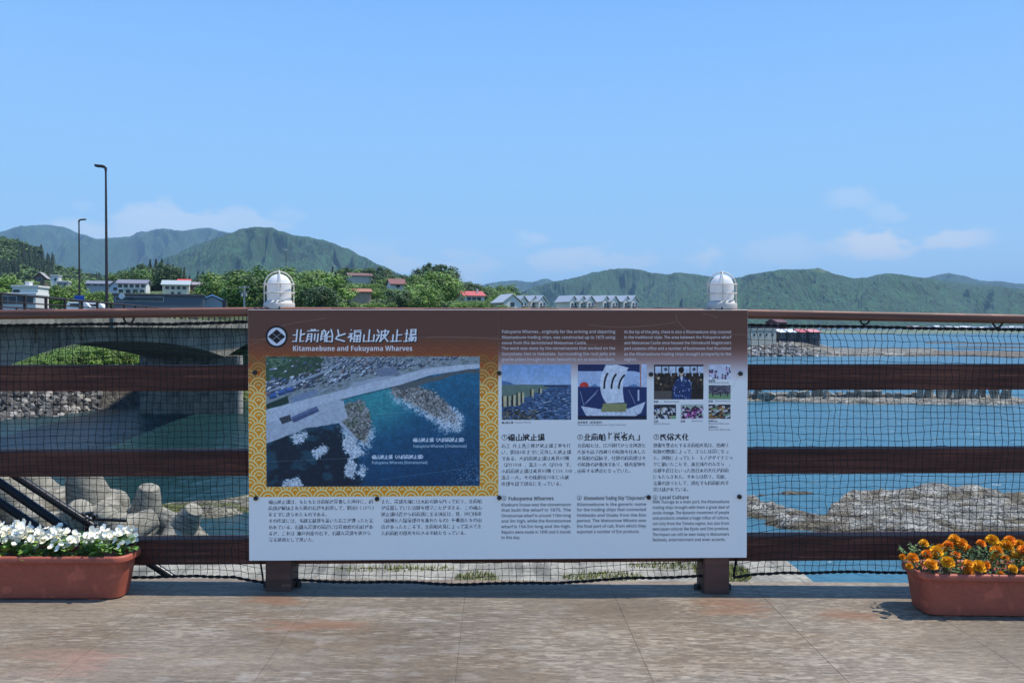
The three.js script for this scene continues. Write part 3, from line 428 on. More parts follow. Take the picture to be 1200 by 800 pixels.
// ---------------------------------------------------------------- lettering: Japanese characters drawn stroke by stroke on a 10 x 10 grid
const STROKES = {
  // kana
  あ: '1272 4047 6424 2416 1618 1839 3963 6496 9678 7859', い: '1217 1729 2947 7186', う: '3060 2373 7386 8639', え: '4060 1373 7319 3575 7598', お: '1363 3038 3819 1915 1575 7587 8769 7091', か: '1373 7367 6748 4019 8195', が: '1363 6357 5738 3019 7184 7081 8293', き: '2171 1484 4066 6657 1618 1889', く: '7014 1489', け: '1019 4393 7076 7649', こ: '2272 2717 1989', さ: '1282 4067 6747 1618 1879', し: '2027 2749 4987', す: '0292 6066 6647 4744 4464 6859', せ: '0494 2027 2789 7075 7565', そ: '2171 7125 0484 8446 4679', ぞ: '2161 6125 0484 8446 4679 7072 8082', た: '1252 4019 6484 5668 6898', だ: '1252 4019 6484 5668 6898 7072 9092', ち: '1272 4026 2674 7487 8739', っ: '2585 8588 8859', つ: '0383 8396 9659', て: '0191 9144 4447 4779', で: '0191 9144 4447 4779 6567 8486', と: '2034 8325 2517 1789', な: '1252 4015 6183 6367 6749 4938 3867 6788', に: '1019 4282 4748 4889', ね: '1272 3039 3216 3683 8397 9778 7888', の: '5138 3816 1613 1361 6193 9397 9769', は: '1019 3393 7078 7859 5948 4898', ひ: '1141 4126 2649 4967 6771 7195', び: '1141 4126 2649 4967 6771 7195 8082 9092', ぶ: '3052 4547 4759 3616 8698 7072 8284', へ: '0632 3297', ま: '1282 2575 5048 4829 2938 3889', み: '1151 5118 1817 4676 7698 7469', む: '1272 3036 3627 2716 3749 4989 7285', も: '4047 4769 6987 8785 1373 1676', や: '0494 9436 5053 2049', ゆ: '1117 1731 3171 7185 8547 5059', よ: '5058 5829 2918 1879 5484', ら: '3050 2225 2574 7487 8739', り: '2124 2435 7076 7649', る: '2171 7117 1775 7587 8759 5948 4868', れ: '1272 3039 3217 3773 7378 7898', ろ: '2171 7117 1775 7587 8749', わ: '1272 3039 3217 3783 8397 9769', を: '1272 4015 1564 6467 8445 4547 4989', ん: '5018 1835 3557 5769 6995', ょ: '5458 5829 2918 1879 5484', ゃ: '0595 9547 5154 2149',
  ヒ: '2029 2989 2574', ト: '3039 3487', モ: '1171 1585 4148 4889', ノ: '8019', ダ: '3016 2272 7249 3467 7072 8082', イ: '8015 5359', ナ: '0393 5057 5729', ミ: '2182 2475 1888', ッ: '2336 5366 8379', ク: '3015 3282 8239', ー: '0595',
  '、': '1839', '。': '1718 1828 2827 2717', '・': '4555', '「': '4080 4047', '」': '5259 5919', '（': '9064 6499', '）': '0035 3509', '(': '7044 4479', ')': '2054 5429',
  // simple characters and building blocks
  一: '0595', 二: '1282 0898', 三: '1191 1585 0999', 十: '0494 5059', 八: '3309 6099', 人: '5009 4499', 入: '3050 5009 5499', 大: '0393 5009 4499', 小: '5059 2308 7398', 口: '1191 9199 9919 1911', 日: '2080 8089 8929 2920 2484', 目: '2080 8089 8929 2920 2383 2686', 月: '2018 1809 2080 8089 2383 2686', 田: '1191 9199 9919 1911 5159 1595', 山: '5059 1419 1999 9499', 木: '0393 5059 5309 5399', 本: '0393 5059 5309 5399 3777', 土: '1383 5059 0999', 王: '1191 1585 0999 5159', 玉: '1191 1585 0999 5159 7787', 石: '0191 4108 3595 9599 9939 3935', 工: '1191 5159 0999', 中: '1292 9296 9616 1612 5059', 言: '4060 0292 2474 2676 2888 8899 9929 2928', 止: '5059 5494 2429 0999', 上: '5059 5484 0999', 丈: '0393 6009 3399', 井: '0292 0696 3019 7079', 五: '1191 4139 2575 7579 0999', 元: '2070 0393 3309 6369 6999', 先: '3021 1282 5055 0595 3509 6569 6999', 年: '3014 2191 2585 0797 5159 2527', 北: '3039 0434 0939 6069 6999 9364', 戸: '0191 2484 2408 2484 8487 2787', 内: '1219 1292 9299 5029 5389', 用: '2018 1809 2080 8089 2383 2686 5059', 出: '5059 1115 1595 9195 0519 1999 9599', 史: '2181 8185 8525 2521 5009 2599', 来: '1282 3244 7264 0595 5059 5509 5599', 東: '0191 2383 8387 8727 2723 2585 5059 5709 5799', 京: '5051 0191 2474 7477 7727 2724 5759 2608 7699', 文: '5051 0292 7209 2299', 方: '5051 0292 4209 4484 8479', 丁: '0191 5159 5939', 寸: '0393 7079 7959 2537', 事: '0191 2282 8284 8424 2422 0595 1787 5059 2787', 長: '2090 2025 2282 2484 0595 2529 2949 5599', 者: '1272 5055 0595 9005 3686 8689 8939 3936', 丸: '0373 4009 7378 7899 2547', 民: '1181 8114 1494 1119 1939 5499', 谷: '3012 6092 5307 5397 2676 7679 7929 2926', 高: '5051 0191 3272 7274 7434 3432 1616 1696 9699 1619 3777 7779 7939 3937', 至: '1191 4124 2484 5459 2676 0999', 区: '1191 1119 1999 7337 3378', 局: '1181 8183 8313 1318 3575 7578 8579 3737 6767', 函: '1181 5123 2919 1499 9994 5358 3547 7557', 兼: '3041 6051 0292 1484 8487 0696 1888 3259 6259 4709 6799', 商: '5051 0191 3243 7263 1414 1494 9499 1419 3676 7679 7939 3936', 西: '0191 1393 9399 9919 1913 3136 6168', 在: '0292 4008 2559 4585 6499 4999', 成: '1292 2219 2555 5558 5100 6099 8468', 夷: '0292 2484 8487 2687 2426 5009 5699', 業: '3031 6061 2032 8072 0393 1585 0797 5359 5709 5799', 交: '5051 0292 3315 6385 6309 3599', 也: '0494 3038 3898 9589 6067 9397', 云: '2181 0494 4427 2787 6799', 台: '4014 1474 7085 2686 8689 8929 2926', 亥: '5051 0292 5225 2565 7319 5599', 亦: '5051 0292 3219 6269 1407 8497', 戋: '0292 0595 4099 8468', 化: '3005 2329 8355 6069 6999', 毎: '3012 2191 2282 8287 2715 1585 2287 0797', 皮: '1191 9183 1119 1909 5054 2474 7409 3499', 良: '5051 2181 8185 2585 2383 2129 2949 5499', 占: '5055 5292 2585 8589 8929 2925', 正: '1191 5159 5585 2529 0999', 勿: '3005 2292 9298 9878 5218 7248', 乍: '3005 2191 4149 4484 4787', 竹: '2011 1141 2123 6051 5191 6163', 糸: '5024 2464 6427 2787 5759 3719 7799', 禾: '8010 0393 5059 5309 5399', 舟: '5041 2181 2118 8189 0595 4343 4747', 羊: '3041 6051 1282 1585 0898 5059', 貝: '2080 8087 8727 2720 2282 2585 3819 6899', 隹: '3005 2329 2292 2585 2888 2989 6089 5059', 頁: '0191 4122 2282 8287 8727 2722 2585 3819 6899', 門: '0009 0040 4044 0444 0242 6099 6090 9099 6090 6064 6494 6292', 刂: '3037 8089 8969', 亻: '6005 4359', 氵: '2062 0464 1984', 扌: '0292 5059 5929 0787', 阝: '2029 2080 8044 4487 8757', 彳: '6013 6305 5459', 艹: '0393 3036 6066', 宀: '4150 1113 1191 9193', 穴: '5051 1113 1191 9193 3315 6385', 辶: '1022 0525 2517 1709 0729 2999', 廴: '1151 5124 2454 5409 0599', 冂: '1019 1090 9099', 囗: '0090 9099 9900 0009 0999', 厂: '1090 1009', 广: '4050 1191 1109', 心: '2417 3338 3879 7976 5364 8597', 灬: '1028 3548 5568 7598', 夂: '3015 2282 8209 3399', 攵: '3005 2292 7209 3399', 又: '1181 8109 2299', 力: '1292 9279 4009', 厶: '4007 0797 6599', 幺: '4014 1464 6408 0888', 刀: '1191 9178 4109', 牛: '2004 1282 0595 5059', 角: '3012 2070 7023 2318 2383 8389 2686 5359', 斤: '8010 1009 1393 6369', 立: '5051 0292 3426 7466 0898', 生: '2013 2282 1585 5059 0999', 主: '4060 1292 1585 5259 0999', 官: '4150 1113 1191 9193 3333 3373 7375 7535 3339 3979 7976 7636', 食: '5003 5093 3474 2575 7578 2578 2529 2949 6999', 是: '2080 8084 8424 2420 2282 0595 5559 5787 2609 2899', 享: '5051 0191 3272 7274 7434 3432 2676 7657 5759 0898', 彐: '1181 8189 1989 1585', 寺: '2070 4044 0494 0696 7069 6949 2738', 卯: '3012 1016 1639 4049 6069 6090 9096', 殳: '3025 3060 6064 6494 1585 8519 3699', 丷: '3042 6051', 兄: '2070 7073 7323 2320 3309 6369 6999', 关: '3042 6052 1393 0696 5309 5699', 里: '2080 8085 8525 2520 2383 5059 1787 0999', 豕: '0191 5123 2355 5559 3416 5517 8365 5599', 亠: '5052 0494', 父: '3003 6093 7309 3399', 林: '0242 2029 2206 5292 7079 7259 7299', 几: '2028 2809 2070 7079 7999', 系: '8010 5034 3464 6427 2787 5759 3719 7799', 龶: '1181 1484 0797 5057', 吉: '1282 5054 2474 2686 8689 8929 2926', 而: '0191 5132 1319 1393 9399 4349 6369', 足: '2070 7073 7323 2320 5357 5585 2529 2909 2999', 歹: '0191 3105 3373 7309 2646', 見: '2080 8086 8626 2620 2282 2484 3609 6669 6999', 弋: '0292 5068 6899 7081', 首: '3041 6051 0292 2484 8489 8929 2924 2686 4244', 反: '1191 1119 1909 2474 7409 2499', 回: '1191 9199 9919 1911 3474 7477 7737 3734', 亢: '5052 0292 2505 2575 7579 7999 2528', 各: '3015 2282 8205 3395 2676 7679 7929 2926', 公: '3004 6094 5547 4797 6599', 冬: '3015 2282 8206 3396 4555 4959', 虫: '1282 8285 8515 1512 5058 0898 6699', 何: '3005 2329 3292 8289 4464 6467 6744 4447', 処: '3015 2242 4209 2395 6064 5055 5080 8089', 舌: '8010 0494 5055 2676 7679 7929 2926', 重: '8010 0292 2484 8487 8727 2724 2585 5059 1888 0999', 共: '0292 3026 7066 0696 3819 6889', 己: '1181 8184 8414 1419 1999', 其: '0191 2027 7077 2383 2585 0797 3819 6899', 米: '2032 8062 0494 5059 5409 5499', 世: '0494 2029 2999 5056 5676 7076', 匕: '2029 2999 9535 7325', 癶: '1050 5005 0323 6092 7181 6083', 开: '1191 0595 3109 6169', 祭: '3005 2050 5006 2242 6095 6292 2565 0797 5759 3718 7798', 束: '0191 2383 8386 8626 2623 5059 5609 5699', 肖: '5053 2013 8073 2419 2484 8489 2585 2787', 告: '3012 2181 0494 5054 2676 7679 7929 2926', 同: '1019 1090 9099 3373 3575 7578 7838 3835', 岡: '1019 1090 9099 3241 6251 3434 3474 3638 3878 7876 5458', ネ: '4050 1373 7306 5359 6587', '⺍': '2132 4052 8061 0494 0406 9496', '䒑': '3041 6051 0393', 勺: '3005 2292 9299 9979 4464', 易: '2070 7074 7424 2420 2272 3515 2696 9699 9979 5619 7659',
  '①': '5010 1006 0619 1959 5996 9693 9350 4143 5157', '②': '4110 1006 0619 1959 5996 9693 9340 3243 5364 6437 3767', '③': '4110 1006 0619 1959 5996 9693 9340 3262 6254 5466 6638', '々': '3014 3171 7148', 乃: '1181 5109 8164 6486 8669',
};
const PARTS = {   // other characters as combinations: left-right, over-under, around
  前: '⿱䒑⿰月刂', 船: '⿰舟⿱八口', 福: '⿰ネ⿱一⿱口田', 波: '⿰氵皮', 場: '⿰土⿱日⿱一勿', 発: '⿱癶开', 着: '⿱羊目', 海: '⿰氵毎', 岸: '⿱山⿸厂十', 松: '⿰木公', 城: '⿰土成', 解: '⿰角⿱刀牛', 体: '⿰亻本', 際: '⿰阝祭', 垣: '⿰土⿱一⿱日一', 利: '⿰禾刂', 明: '⿰日月', 治: '⿰氵台', 造: '⿺辶告', 作: '⿰亻乍', 館: '⿰食官', 稜: '⿰禾⿱土夂', 郭: '⿰享阝', 築: '⿱竹⿱工木', 携: '⿰扌⿱隹乃', 積: '⿰禾⿱龶貝', 突: '⿱穴大', 堤: '⿰土是', 周: '⿵冂吉', 辺: '⿺辶刀', 花: '⿱艹化', 崗: '⿱山岡', 岩: '⿱山石', 柱: '⿰木主', 瀬: '⿰氵⿰束頁', 産: '⿱立生', 守: '⿱宀寸', 消: '⿰氵肖', 端: '⿰立⿱山而', 杭: '⿰木亢', 跡: '⿰足亦', 残: '⿰歹戋', 係: '⿰亻系', 留: '⿱卯田', 当: '⿱小彐', 時: '⿰日寺', 偲: '⿰亻⿱田心', 付: '⿰亻寸', 近: '⿺辶斤', 地: '⿰土也', 昔: '⿱共日', 沖: '⿰氵中', 役: '⿰彳殳', 所: '⿰戸斤', 税: '⿰禾⿱丷兄', 関: '⿵門关', 国: '⿵囗玉', 管: '⿱竹官', 理: '⿰王里', 豪: '⿱高豕', 店: '⿸广占', 栄: '⿱⺍木', 町: '⿰田丁', 歴: '⿸厂⿱林止', 伝: '⿰亻云', 核: '⿰木亥', 喜: '⿱吉⿱丷口', 郎: '⿰良阝', 行: '⿰彳丁', 完: '⿱宀元', 延: '⿺廴正', 間: '⿵門日', 約: '⿰糸勺', 後: '⿰彳⿱幺夂', 破: '⿰石皮', 修: '⿰亻夂', 経: '⿰糸⿱又土', 現: '⿰王見', 江: '⿰氵工', 代: '⿰亻弋', 道: '⿺辶首', 坂: '⿰土反', 結: '⿰糸吉', 廻: '⿺廴回', 航: '⿰舟亢', 路: '⿰足各', 往: '⿰彳主', 総: '⿰糸⿱公心', 称: '⿰禾小', 港: '⿰氵⿱共己', 終: '⿰糸冬', 蝦: '⿰虫殳', 物: '⿰牛勿', 荷: '⿱艹何', 拠: '⿰扌処', 点: '⿱占灬', 敦: '⿰享攵', 賀: '⿱⿰力口貝', 基: '⿱其土', 整: '⿱⿰束攵正', 備: '⿰亻⿱艹用', 活: '⿰氵舌', 動: '⿰重力', 都: '⿰者阝', 芸: '⿱艹云', 能: '⿰⿱厶月⿱匕匕', 葉: '⿱艹⿱世木', 訛: '⿰言化', 受: '⿱⺍又', 継: '⿰糸米', 俗: '⿰亻谷', 拡: '⿰扌広',
};
const LEFTW = { 氵: 0.30, 亻: 0.30, 扌: 0.34, 彳: 0.34, 阝: 0.34, ネ: 0.40, 木: 0.42, 土: 0.38, 禾: 0.42, 糸: 0.42, 言: 0.42, 日: 0.38, 王: 0.38, 舟: 0.46, 石: 0.42, 虫: 0.42, 牛: 0.38, 歹: 0.42, 足: 0.46, 月: 0.5, 食: 0.48, 田: 0.46, 立: 0.42 };
const TOPH = { 一: 0.16, 山: 0.36, 宀: 0.36, 穴: 0.44, 艹: 0.28, 竹: 0.36, '䒑': 0.34, 小: 0.42, 丷: 0.26, 土: 0.42, '⺍': 0.40, 癶: 0.42, 口: 0.40, 日: 0.40, 占: 0.66, 龶: 0.42, 工: 0.36, 世: 0.44, 享: 0.5 };
const glyphCache = new Map();
function glyphLines(ch) {
  if (glyphCache.has(ch)) return glyphCache.get(ch);
  const seq = [...(STROKES[ch] ? ch : PARTS[ch] || '')]; let k = 0; const out = [];
  const strokesOf = (c, b) => { const s = STROKES[c]; if (!s) { const g = PARTS[c] ? glyphLines(c) : []; for (const l of g) out.push(l.map(([x, y]) => [b[0] + x * b[2], b[1] + y * b[3]])); return; } for (const t of s.split(' ')) { const l = []; for (let i = 0; i + 1 < t.length; i += 2) l.push([b[0] + (+t[i] + 0.5) / 10 * b[2], b[1] + (+t[i + 1] + 0.5) / 10 * b[3]]); if (l.length) out.push(l); } };
  const walk = (b) => {
    const c = seq[k++]; if (!c) return;
    if (c === '⿰') { const n = seq[k], f = n === '⿱' ? 0.48 : LEFTW[n] ?? (['刂', '阝', '攵', '力'].includes(seq[k + 1]) ? 0.6 : 0.48); walk([b[0], b[1], b[2] * f, b[3]]); walk([b[0] + b[2] * f, b[1], b[2] * (1 - f), b[3]]); }
    else if (c === '⿱') { const n = seq[k], f = n === '⿰' ? 0.5 : TOPH[n] ?? 0.5; walk([b[0], b[1], b[2], b[3] * f]); walk([b[0], b[1] + b[3] * f, b[2], b[3] * (1 - f)]); }
    else if (c === '⿺') { walk(b); walk([b[0] + b[2] * 0.32, b[1], b[2] * 0.66, b[3] * 0.74]); }
    else if (c === '⿸') { walk(b); walk([b[0] + b[2] * 0.22, b[1] + b[3] * 0.2, b[2] * 0.76, b[3] * 0.78]); }
    else if (c === '⿵') { walk(b); walk([b[0] + b[2] * 0.22, b[1] + b[3] * 0.36, b[2] * 0.56, b[3] * 0.52]); }
    else strokesOf(c, b);
  };
  walk([0, 0, 1, 1]); glyphCache.set(ch, out); return out;
}
function kanji(c, text, x, y, size, pitch, lw, color, slant = 0) {     // x, y = top left of the first character
  c.strokeStyle = color; c.fillStyle = color; c.lineCap = 'round'; c.lineJoin = 'round'; c.lineWidth = lw;
  let cx = x;
  for (const ch of text) {
    if (/[0-9A-Za-z.]/.test(ch)) { c.font = `${size * 0.95}px serif`; c.fillText(ch, cx, y + size * 0.88); cx += pitch * 0.52; continue; }
    if ('①②③'.includes(ch)) { c.lineWidth = lw * 0.8; c.beginPath(); c.arc(cx + size * 0.48, y + size * 0.52, size * 0.46, 0, 7); c.stroke(); c.font = `bold ${size * 0.72}px sans-serif`; c.fillText(String('①②③'.indexOf(ch) + 1), cx + size * 0.28, y + size * 0.78); cx += pitch; continue; }
    if (ch === ' ') { cx += pitch * 0.5; continue; }
    for (const flat of [true, false]) {          // as in brush lettering, level strokes are thinner than upright ones
      c.lineWidth = flat ? lw * 0.72 : lw * 1.08; c.beginPath();
      for (const l of glyphLines(ch)) for (let i = 1; i < l.length; i++) { const [a, b] = l[i - 1], [e, f] = l[i]; if ((Math.abs(f - b) < Math.abs(e - a) * 0.25) !== flat) continue; c.moveTo(cx + a * size + (0.5 - b) * slant * size, y + (b + (flat ? 0.012 : 0)) * size); c.lineTo(cx + e * size + (0.5 - f) * slant * size, y + (f - (flat ? 0.025 : 0)) * size); }
      c.stroke();
    }
    cx += pitch;
  }
}
// ---------------------------------------------------------------- the information board
const S = 2048 / 585;
const boardTex = texCanvas(2048, 1024, (c, W, H) => {
  c.setTransform(S, 0, 0, S, -293 * S, -362 * S);          // draw in the board's own print coordinates
  const rect = (x, y, w, h, f) => { c.fillStyle = f; c.fillRect(x, y, w, h); };
  rect(293, 362, 586, 293, '#fbf9f1');
  // printed ground: brown band dissolving into white
  let g = c.createLinearGradient(0, 362, 0, 446); [[0, '#6b4432'], [0.42, '#6d4635'], [0.56, '#84594a'], [0.7, '#b08e86'], [0.84, '#dccdca'], [1, '#fbf9f1']].forEach(([a, b]) => g.addColorStop(a, b)); c.fillStyle = g; c.fillRect(584, 362, 295, 84);
  g = c.createLinearGradient(0, 362, 0, 580); [[0, '#6b4432'], [0.14, '#6d4432'], [0.22, '#8f4a28'], [0.30, '#bb5716'], [0.42, '#f08608'], [0.62, '#ff9e00'], [1, '#ff9e00']].forEach(([a, b]) => g.addColorStop(a, b)); c.fillStyle = g; c.fillRect(293, 362, 291, 218);
  // overlapping wave scales
  c.save(); c.beginPath(); c.rect(293, 395, 291, 185); c.clip();
  let row = 0;
  for (let y = 392; y < 592; y += 8.75, row++) for (let x = 284 + (row % 2) * 10.4; x < 600; x += 20.8) {
    const t = sstep(396, 470, y); const bg = `rgb(${lerp(118, 255, t)},${lerp(68, 158, t)},${lerp(42, 0, t)})`, fg = `rgba(${lerp(160, 255, t)},${lerp(98, 234, t)},${lerp(46, 160, t)},${lerp(0.15, 1, sstep(395, 450, y))})`;
    if (y > 412) { c.beginPath(); c.arc(x, y + 6, 10.4, Math.PI, 2 * Math.PI); c.fillStyle = bg; c.fill(); }
    c.strokeStyle = fg; c.lineWidth = 1.75; for (const r of [9.4, 5.6, 1.7]) { c.beginPath(); c.arc(x, y + 6, r, Math.PI, 2 * Math.PI); c.stroke(); }
  }
  c.restore();
  // halftone softness and tone of a printed photograph
  const grain = (x, y, w, h, amt) => {
    const px = Math.round((x - 293) * S), py = Math.round((y - 362) * S), pw = Math.round(w * S), ph = Math.round(h * S), t = document.createElement('canvas'); t.width = Math.ceil(pw / 2); t.height = Math.ceil(ph / 2);
    const q = t.getContext('2d'); q.drawImage(c.canvas, px, py, pw, ph, 0, 0, t.width, t.height); c.save(); c.globalAlpha = 0.4; c.drawImage(t, x, y, w, h); c.restore();
    const id = c.getImageData(px, py, pw, ph), D = id.data; for (let j = 0; j < ph; j++) for (let i = 0; i < pw; i++) { const k = 1 + amt * (0.55 * (fbm(i * 0.09, j * 0.09, 4, 301) - 0.5) + 0.5 * (fbm(i * 0.35, j * 0.35, 2, 302) - 0.5)), o = (j * pw + i) * 4; D[o] = clamp(D[o] * k, 0, 255); D[o + 1] = clamp(D[o + 1] * k, 0, 255); D[o + 2] = clamp(D[o + 2] * k, 0, 255); } c.putImageData(id, px, py);
  };
  // crest
  c.beginPath(); c.arc(326, 393, 12.8, 0, 7); c.fillStyle = '#0c0c0e'; c.fill(); c.beginPath(); c.arc(326, 393, 10.6, 0, 7); c.fillStyle = '#e8eaee'; c.fill();
  c.beginPath(); c.moveTo(326, 384.6); c.lineTo(336, 393); c.lineTo(326, 401.2); c.lineTo(316, 393); c.closePath(); c.fillStyle = '#101012'; c.fill(); c.strokeStyle = '#cfd2d8'; c.lineWidth = 0.45; c.beginPath(); c.moveTo(320.8, 388.8); c.lineTo(331.2, 397.2); c.moveTo(331.2, 388.8); c.lineTo(320.8, 397.2); c.stroke();
  // title
  kanji(c, '北前船と福山波止場', 344.8, 385.4, 14.6, 16.2, 2.7, '#141010', 0.10); kanji(c, '北前船と福山波止場', 344.2, 384.6, 14.6, 16.2, 1.75, '#f6f6f6', 0.10);
  const fit = (t, x, y, w, font, col, sp) => { c.font = font; c.fillStyle = col; const m = c.measureText(t).width; c.save(); c.translate(x, y); if (w) c.scale(w / m, 1); c.fillText(t, 0, 0); if (sp) { c.strokeStyle = col; c.lineWidth = sp; c.strokeText(t, 0, 0); } c.restore(); };
  fit('Kitamaebune and Fukuyama Wharves', 344.2, 410, 139.5, 'bold 8px sans-serif', '#f0eeee');
  // ---- aerial photograph
  c.save(); c.beginPath(); c.rect(313.4, 416.3, 248.8, 151.8); c.clip(); srand(8);
  const poly = (pts, f) => { c.beginPath(); pts.forEach(([x, y], i) => (i ? c.lineTo(x, y) : c.moveTo(x, y))); c.closePath(); c.fillStyle = f; c.fill(); };
  const rag = (pts, a, n = 6) => { const o = []; for (let i = 0; i < pts.length; i++) { const p = pts[i], q = pts[(i + 1) % pts.length]; for (let k = 0; k < n; k++) o.push([lerp(p[0], q[0], k / n) + rr(-a, a), lerp(p[1], q[1], k / n) + rr(-a, a)]); } return o; };
  { // sea, rocks and surf of the printed photograph, computed point by point
    const x0 = 313, y0 = 416, w = 250, h = 153, k = 3, im = document.createElement('canvas'); im.width = w * k; im.height = h * k; const q = im.getContext('2d'), id = q.createImageData(w * k, h * k);
    const sd = (P, x, y) => { let d = 1e9, ins = false; for (let i = 0, j = P.length - 1; i < P.length; j = i++) { const [ax, ay] = P[i], [bx, by] = P[j]; if ((ay > y) !== (by > y) && x < (bx - ax) * (y - ay) / (by - ay) + ax) ins = !ins; const ex = bx - ax, ey = by - ay, t = clamp(((x - ax) * ex + (y - ay) * ey) / (ex * ex + ey * ey)); d = Math.min(d, Math.hypot(x - ax - ex * t, y - ay - ey * t)); } return ins ? d : -d; };
    const rockB = [[455, 450], [480, 446], [506, 455], [522, 468], [538, 487], [536, 500], [516, 492], [488, 476], [462, 463]], rockA = [[402, 472], [424, 466], [434, 482], [436, 500], [430, 520], [416, 514], [396, 492]];
    const isl = [[[342, 507], [363, 503], [357, 516], [345, 518]], [[404, 545], [411, 532], [418, 544], [415, 559], [405, 556]], [[424, 541], [430, 548], [425, 560], [420, 552]], [[366, 526], [380, 518], [386, 524], [372, 537]], [[334, 561], [350, 557], [357, 569], [330, 569]], [[400, 512], [412, 506], [420, 520], [430, 530], [414, 536], [404, 526]]];
    const deep = [[313, 516], [360, 499], [396, 500], [410, 530], [424, 572], [313, 572]];
    for (let j = 0; j < h * k; j++) for (let i = 0; i < w * k; i++) {
      const x = x0 + i / k, y = y0 + j / k, n1 = fbm(x * 0.18, y * 0.18, 4, 201), n2 = fbm(x * 0.9, y * 1.3, 3, 202), n3 = fbm(x * 0.5 + 9, y * 0.5, 4, 203);
      const t = clamp((y - 440) / 130 + (x - 470) * 0.0016), sh = sstep(70, 10, Math.hypot(x - 440, (y - 462) * 1.2));
      let c3 = [lerp(lerp(42, 16, t), 66, sh * 0.8), lerp(lerp(118, 66, t), 165, sh * 0.8), lerp(lerp(148, 102, t), 168, sh * 0.7)].map((v) => v * (0.75 + 0.5 * n2 * (0.6 + n1 * 0.8)));
      const dd = sstep(-10, 6, sd(deep, x, y) + (n1 - 0.5) * 22); c3 = c3.map((v, e) => lerp(v, [12, 24, 36][e] * (0.6 + n3), dd * 0.85)); const shoal = sstep(0.5, 0.66, fbm(x * 0.06 + 3, y * 0.09, 3, 207)) * dd; c3 = c3.map((v, e) => lerp(v, [44, 98, 112][e], shoal * 0.6));
      for (const [P, wet] of [[rockA, 0], [rockB, 1]]) {
        const e = sd(P, x, y) + (n3 - 0.5) * 9 + (n2 - 0.5) * 4, r = sstep(-0.6, 1.2, e), rk = 0.1 + 1.5 * n2 + 1.0 * (n3 - 0.5), gr = P === rockA ? sstep(0.5, 0.62, n1) * 0.6 : 0;
        c3 = c3.map((v, m) => lerp(v, lerp([158, 156, 150][m], [108, 120, 92][m], gr) * rk, r));
        const sea = P === rockB ? sstep(448, 480, y) * sstep(-0.4, 0.5, (y - 462) - (x - 480) * 0.25) : sstep(492, 508, y), surf = sstep(-8, -1, e) * sstep(4.5, 0.5, e) * sstep(0.36, 0.62, n2 * 0.6 + n3 * 0.5) * sea; c3 = c3.map((v, m) => lerp(v, [226, 235, 240][m], surf));
      }
      const tip = sstep(15, 4, Math.hypot((x - 527) * 0.8, y - 494) + (n3 - 0.5) * 22); c3 = c3.map((v, m) => lerp(v, [228, 236, 242][m], tip * sstep(0.3, 0.6, n2)));
      for (const P of isl) { const e = sd(P, x, y) + (n3 - 0.5) * 7 + (n2 - 0.5) * 4, f = sstep(-1.2, 1.2, e); if (f > 0) c3 = c3.map((v, m) => lerp(v, [222, 232, 238][m] * (0.45 + n2 * 0.95), f)); }
      const chop = sstep(505, 560, x) * sstep(520, 560, y) * sstep(0.58, 0.7, n2); c3 = c3.map((v, m) => lerp(v, [205, 220, 230][m], chop * 0.7));
      const o = (j * w * k + i) * 4; id.data[o] = clamp(c3[0], 0, 255); id.data[o + 1] = clamp(c3[1], 0, 255); id.data[o + 2] = clamp(c3[2], 0, 255); id.data[o + 3] = 255;
    }
    q.putImageData(id, 0, 0); c.drawImage(im, x0, y0, w, h);
  }
  poly(rag([[313, 416], [563, 416], [563, 428], [540, 428], [500, 434], [455, 450], [420, 460], [395, 470], [360, 482], [313, 512]], 0.5), '#98a2a4');
  for (let i = 0; i < 700; i++) { const x = rr(313, 563), y = rr(416, 475); if (y > 472 - (x - 313) * 0.19) continue; c.fillStyle = pick(['#3c4f40', '#4d5f4c', '#7c8888', '#8b969c', '#58645c', '#6d6a60']); c.globalAlpha = 0.5; c.fillRect(x, y, rr(1, 6), rr(0.6, 2.4)); } c.globalAlpha = 1;
  poly(rag([[313, 416], [365, 416], [372, 424], [350, 436], [330, 448], [313, 456]], 2), '#3d5a3f'); poly(rag([[316, 419], [338, 418], [340, 424], [322, 430]], 1), '#6e8a6a'); poly(rag([[340, 424], [372, 416], [385, 418], [370, 436], [345, 446]], 2), '#3a5340');
  for (let i = 0; i < 260; i++) { c.fillStyle = pick(['#2e4634', '#48684a', '#5c7a58', '#33503a']); c.globalAlpha = 0.6; c.beginPath(); c.arc(rr(313, 382), rr(416, 444), rr(0.6, 2), 0, 7); c.fill(); } c.globalAlpha = 1;
  for (let i = 0; i < 1500; i++) { const y = 416 + Math.pow(rnd(), 1.1) * 52, x = rr(313, 563); const lim = 470 - (x - 313) * 0.185; if (y > lim - 9) continue; if (x < 376 && y < 446 - (x - 313) * 0.25 && rnd() < 0.93) continue; if (x > 410 && x < 470 && y > 436 && rnd() < 0.8) continue; const s = lerp(1.5, 4.2, (y - 416) / 50) * rr(0.6, 1.1); c.save(); c.translate(x, y); c.rotate(-0.38 + rr(-0.3, 0.3)); c.fillStyle = '#3c4852'; c.fillRect(-s * 0.9, -s * 0.2, s * 2, s * 0.9); c.fillStyle = pick(['#d9e2ec', '#f2f5f8', '#a3b4c6', '#6f8cb6', '#8a949c', '#a08486', '#c0cad4', '#e6ebf0', '#ffffff', '#5c6a76']); c.fillRect(-s, -s * 0.55, s * 2 * rr(0.6, 1), s * 0.8); c.fillStyle = 'rgba(40,50,64,0.45)'; c.fillRect(-s, -s * 0.08, s * 1.5, s * 0.4); c.restore(); }
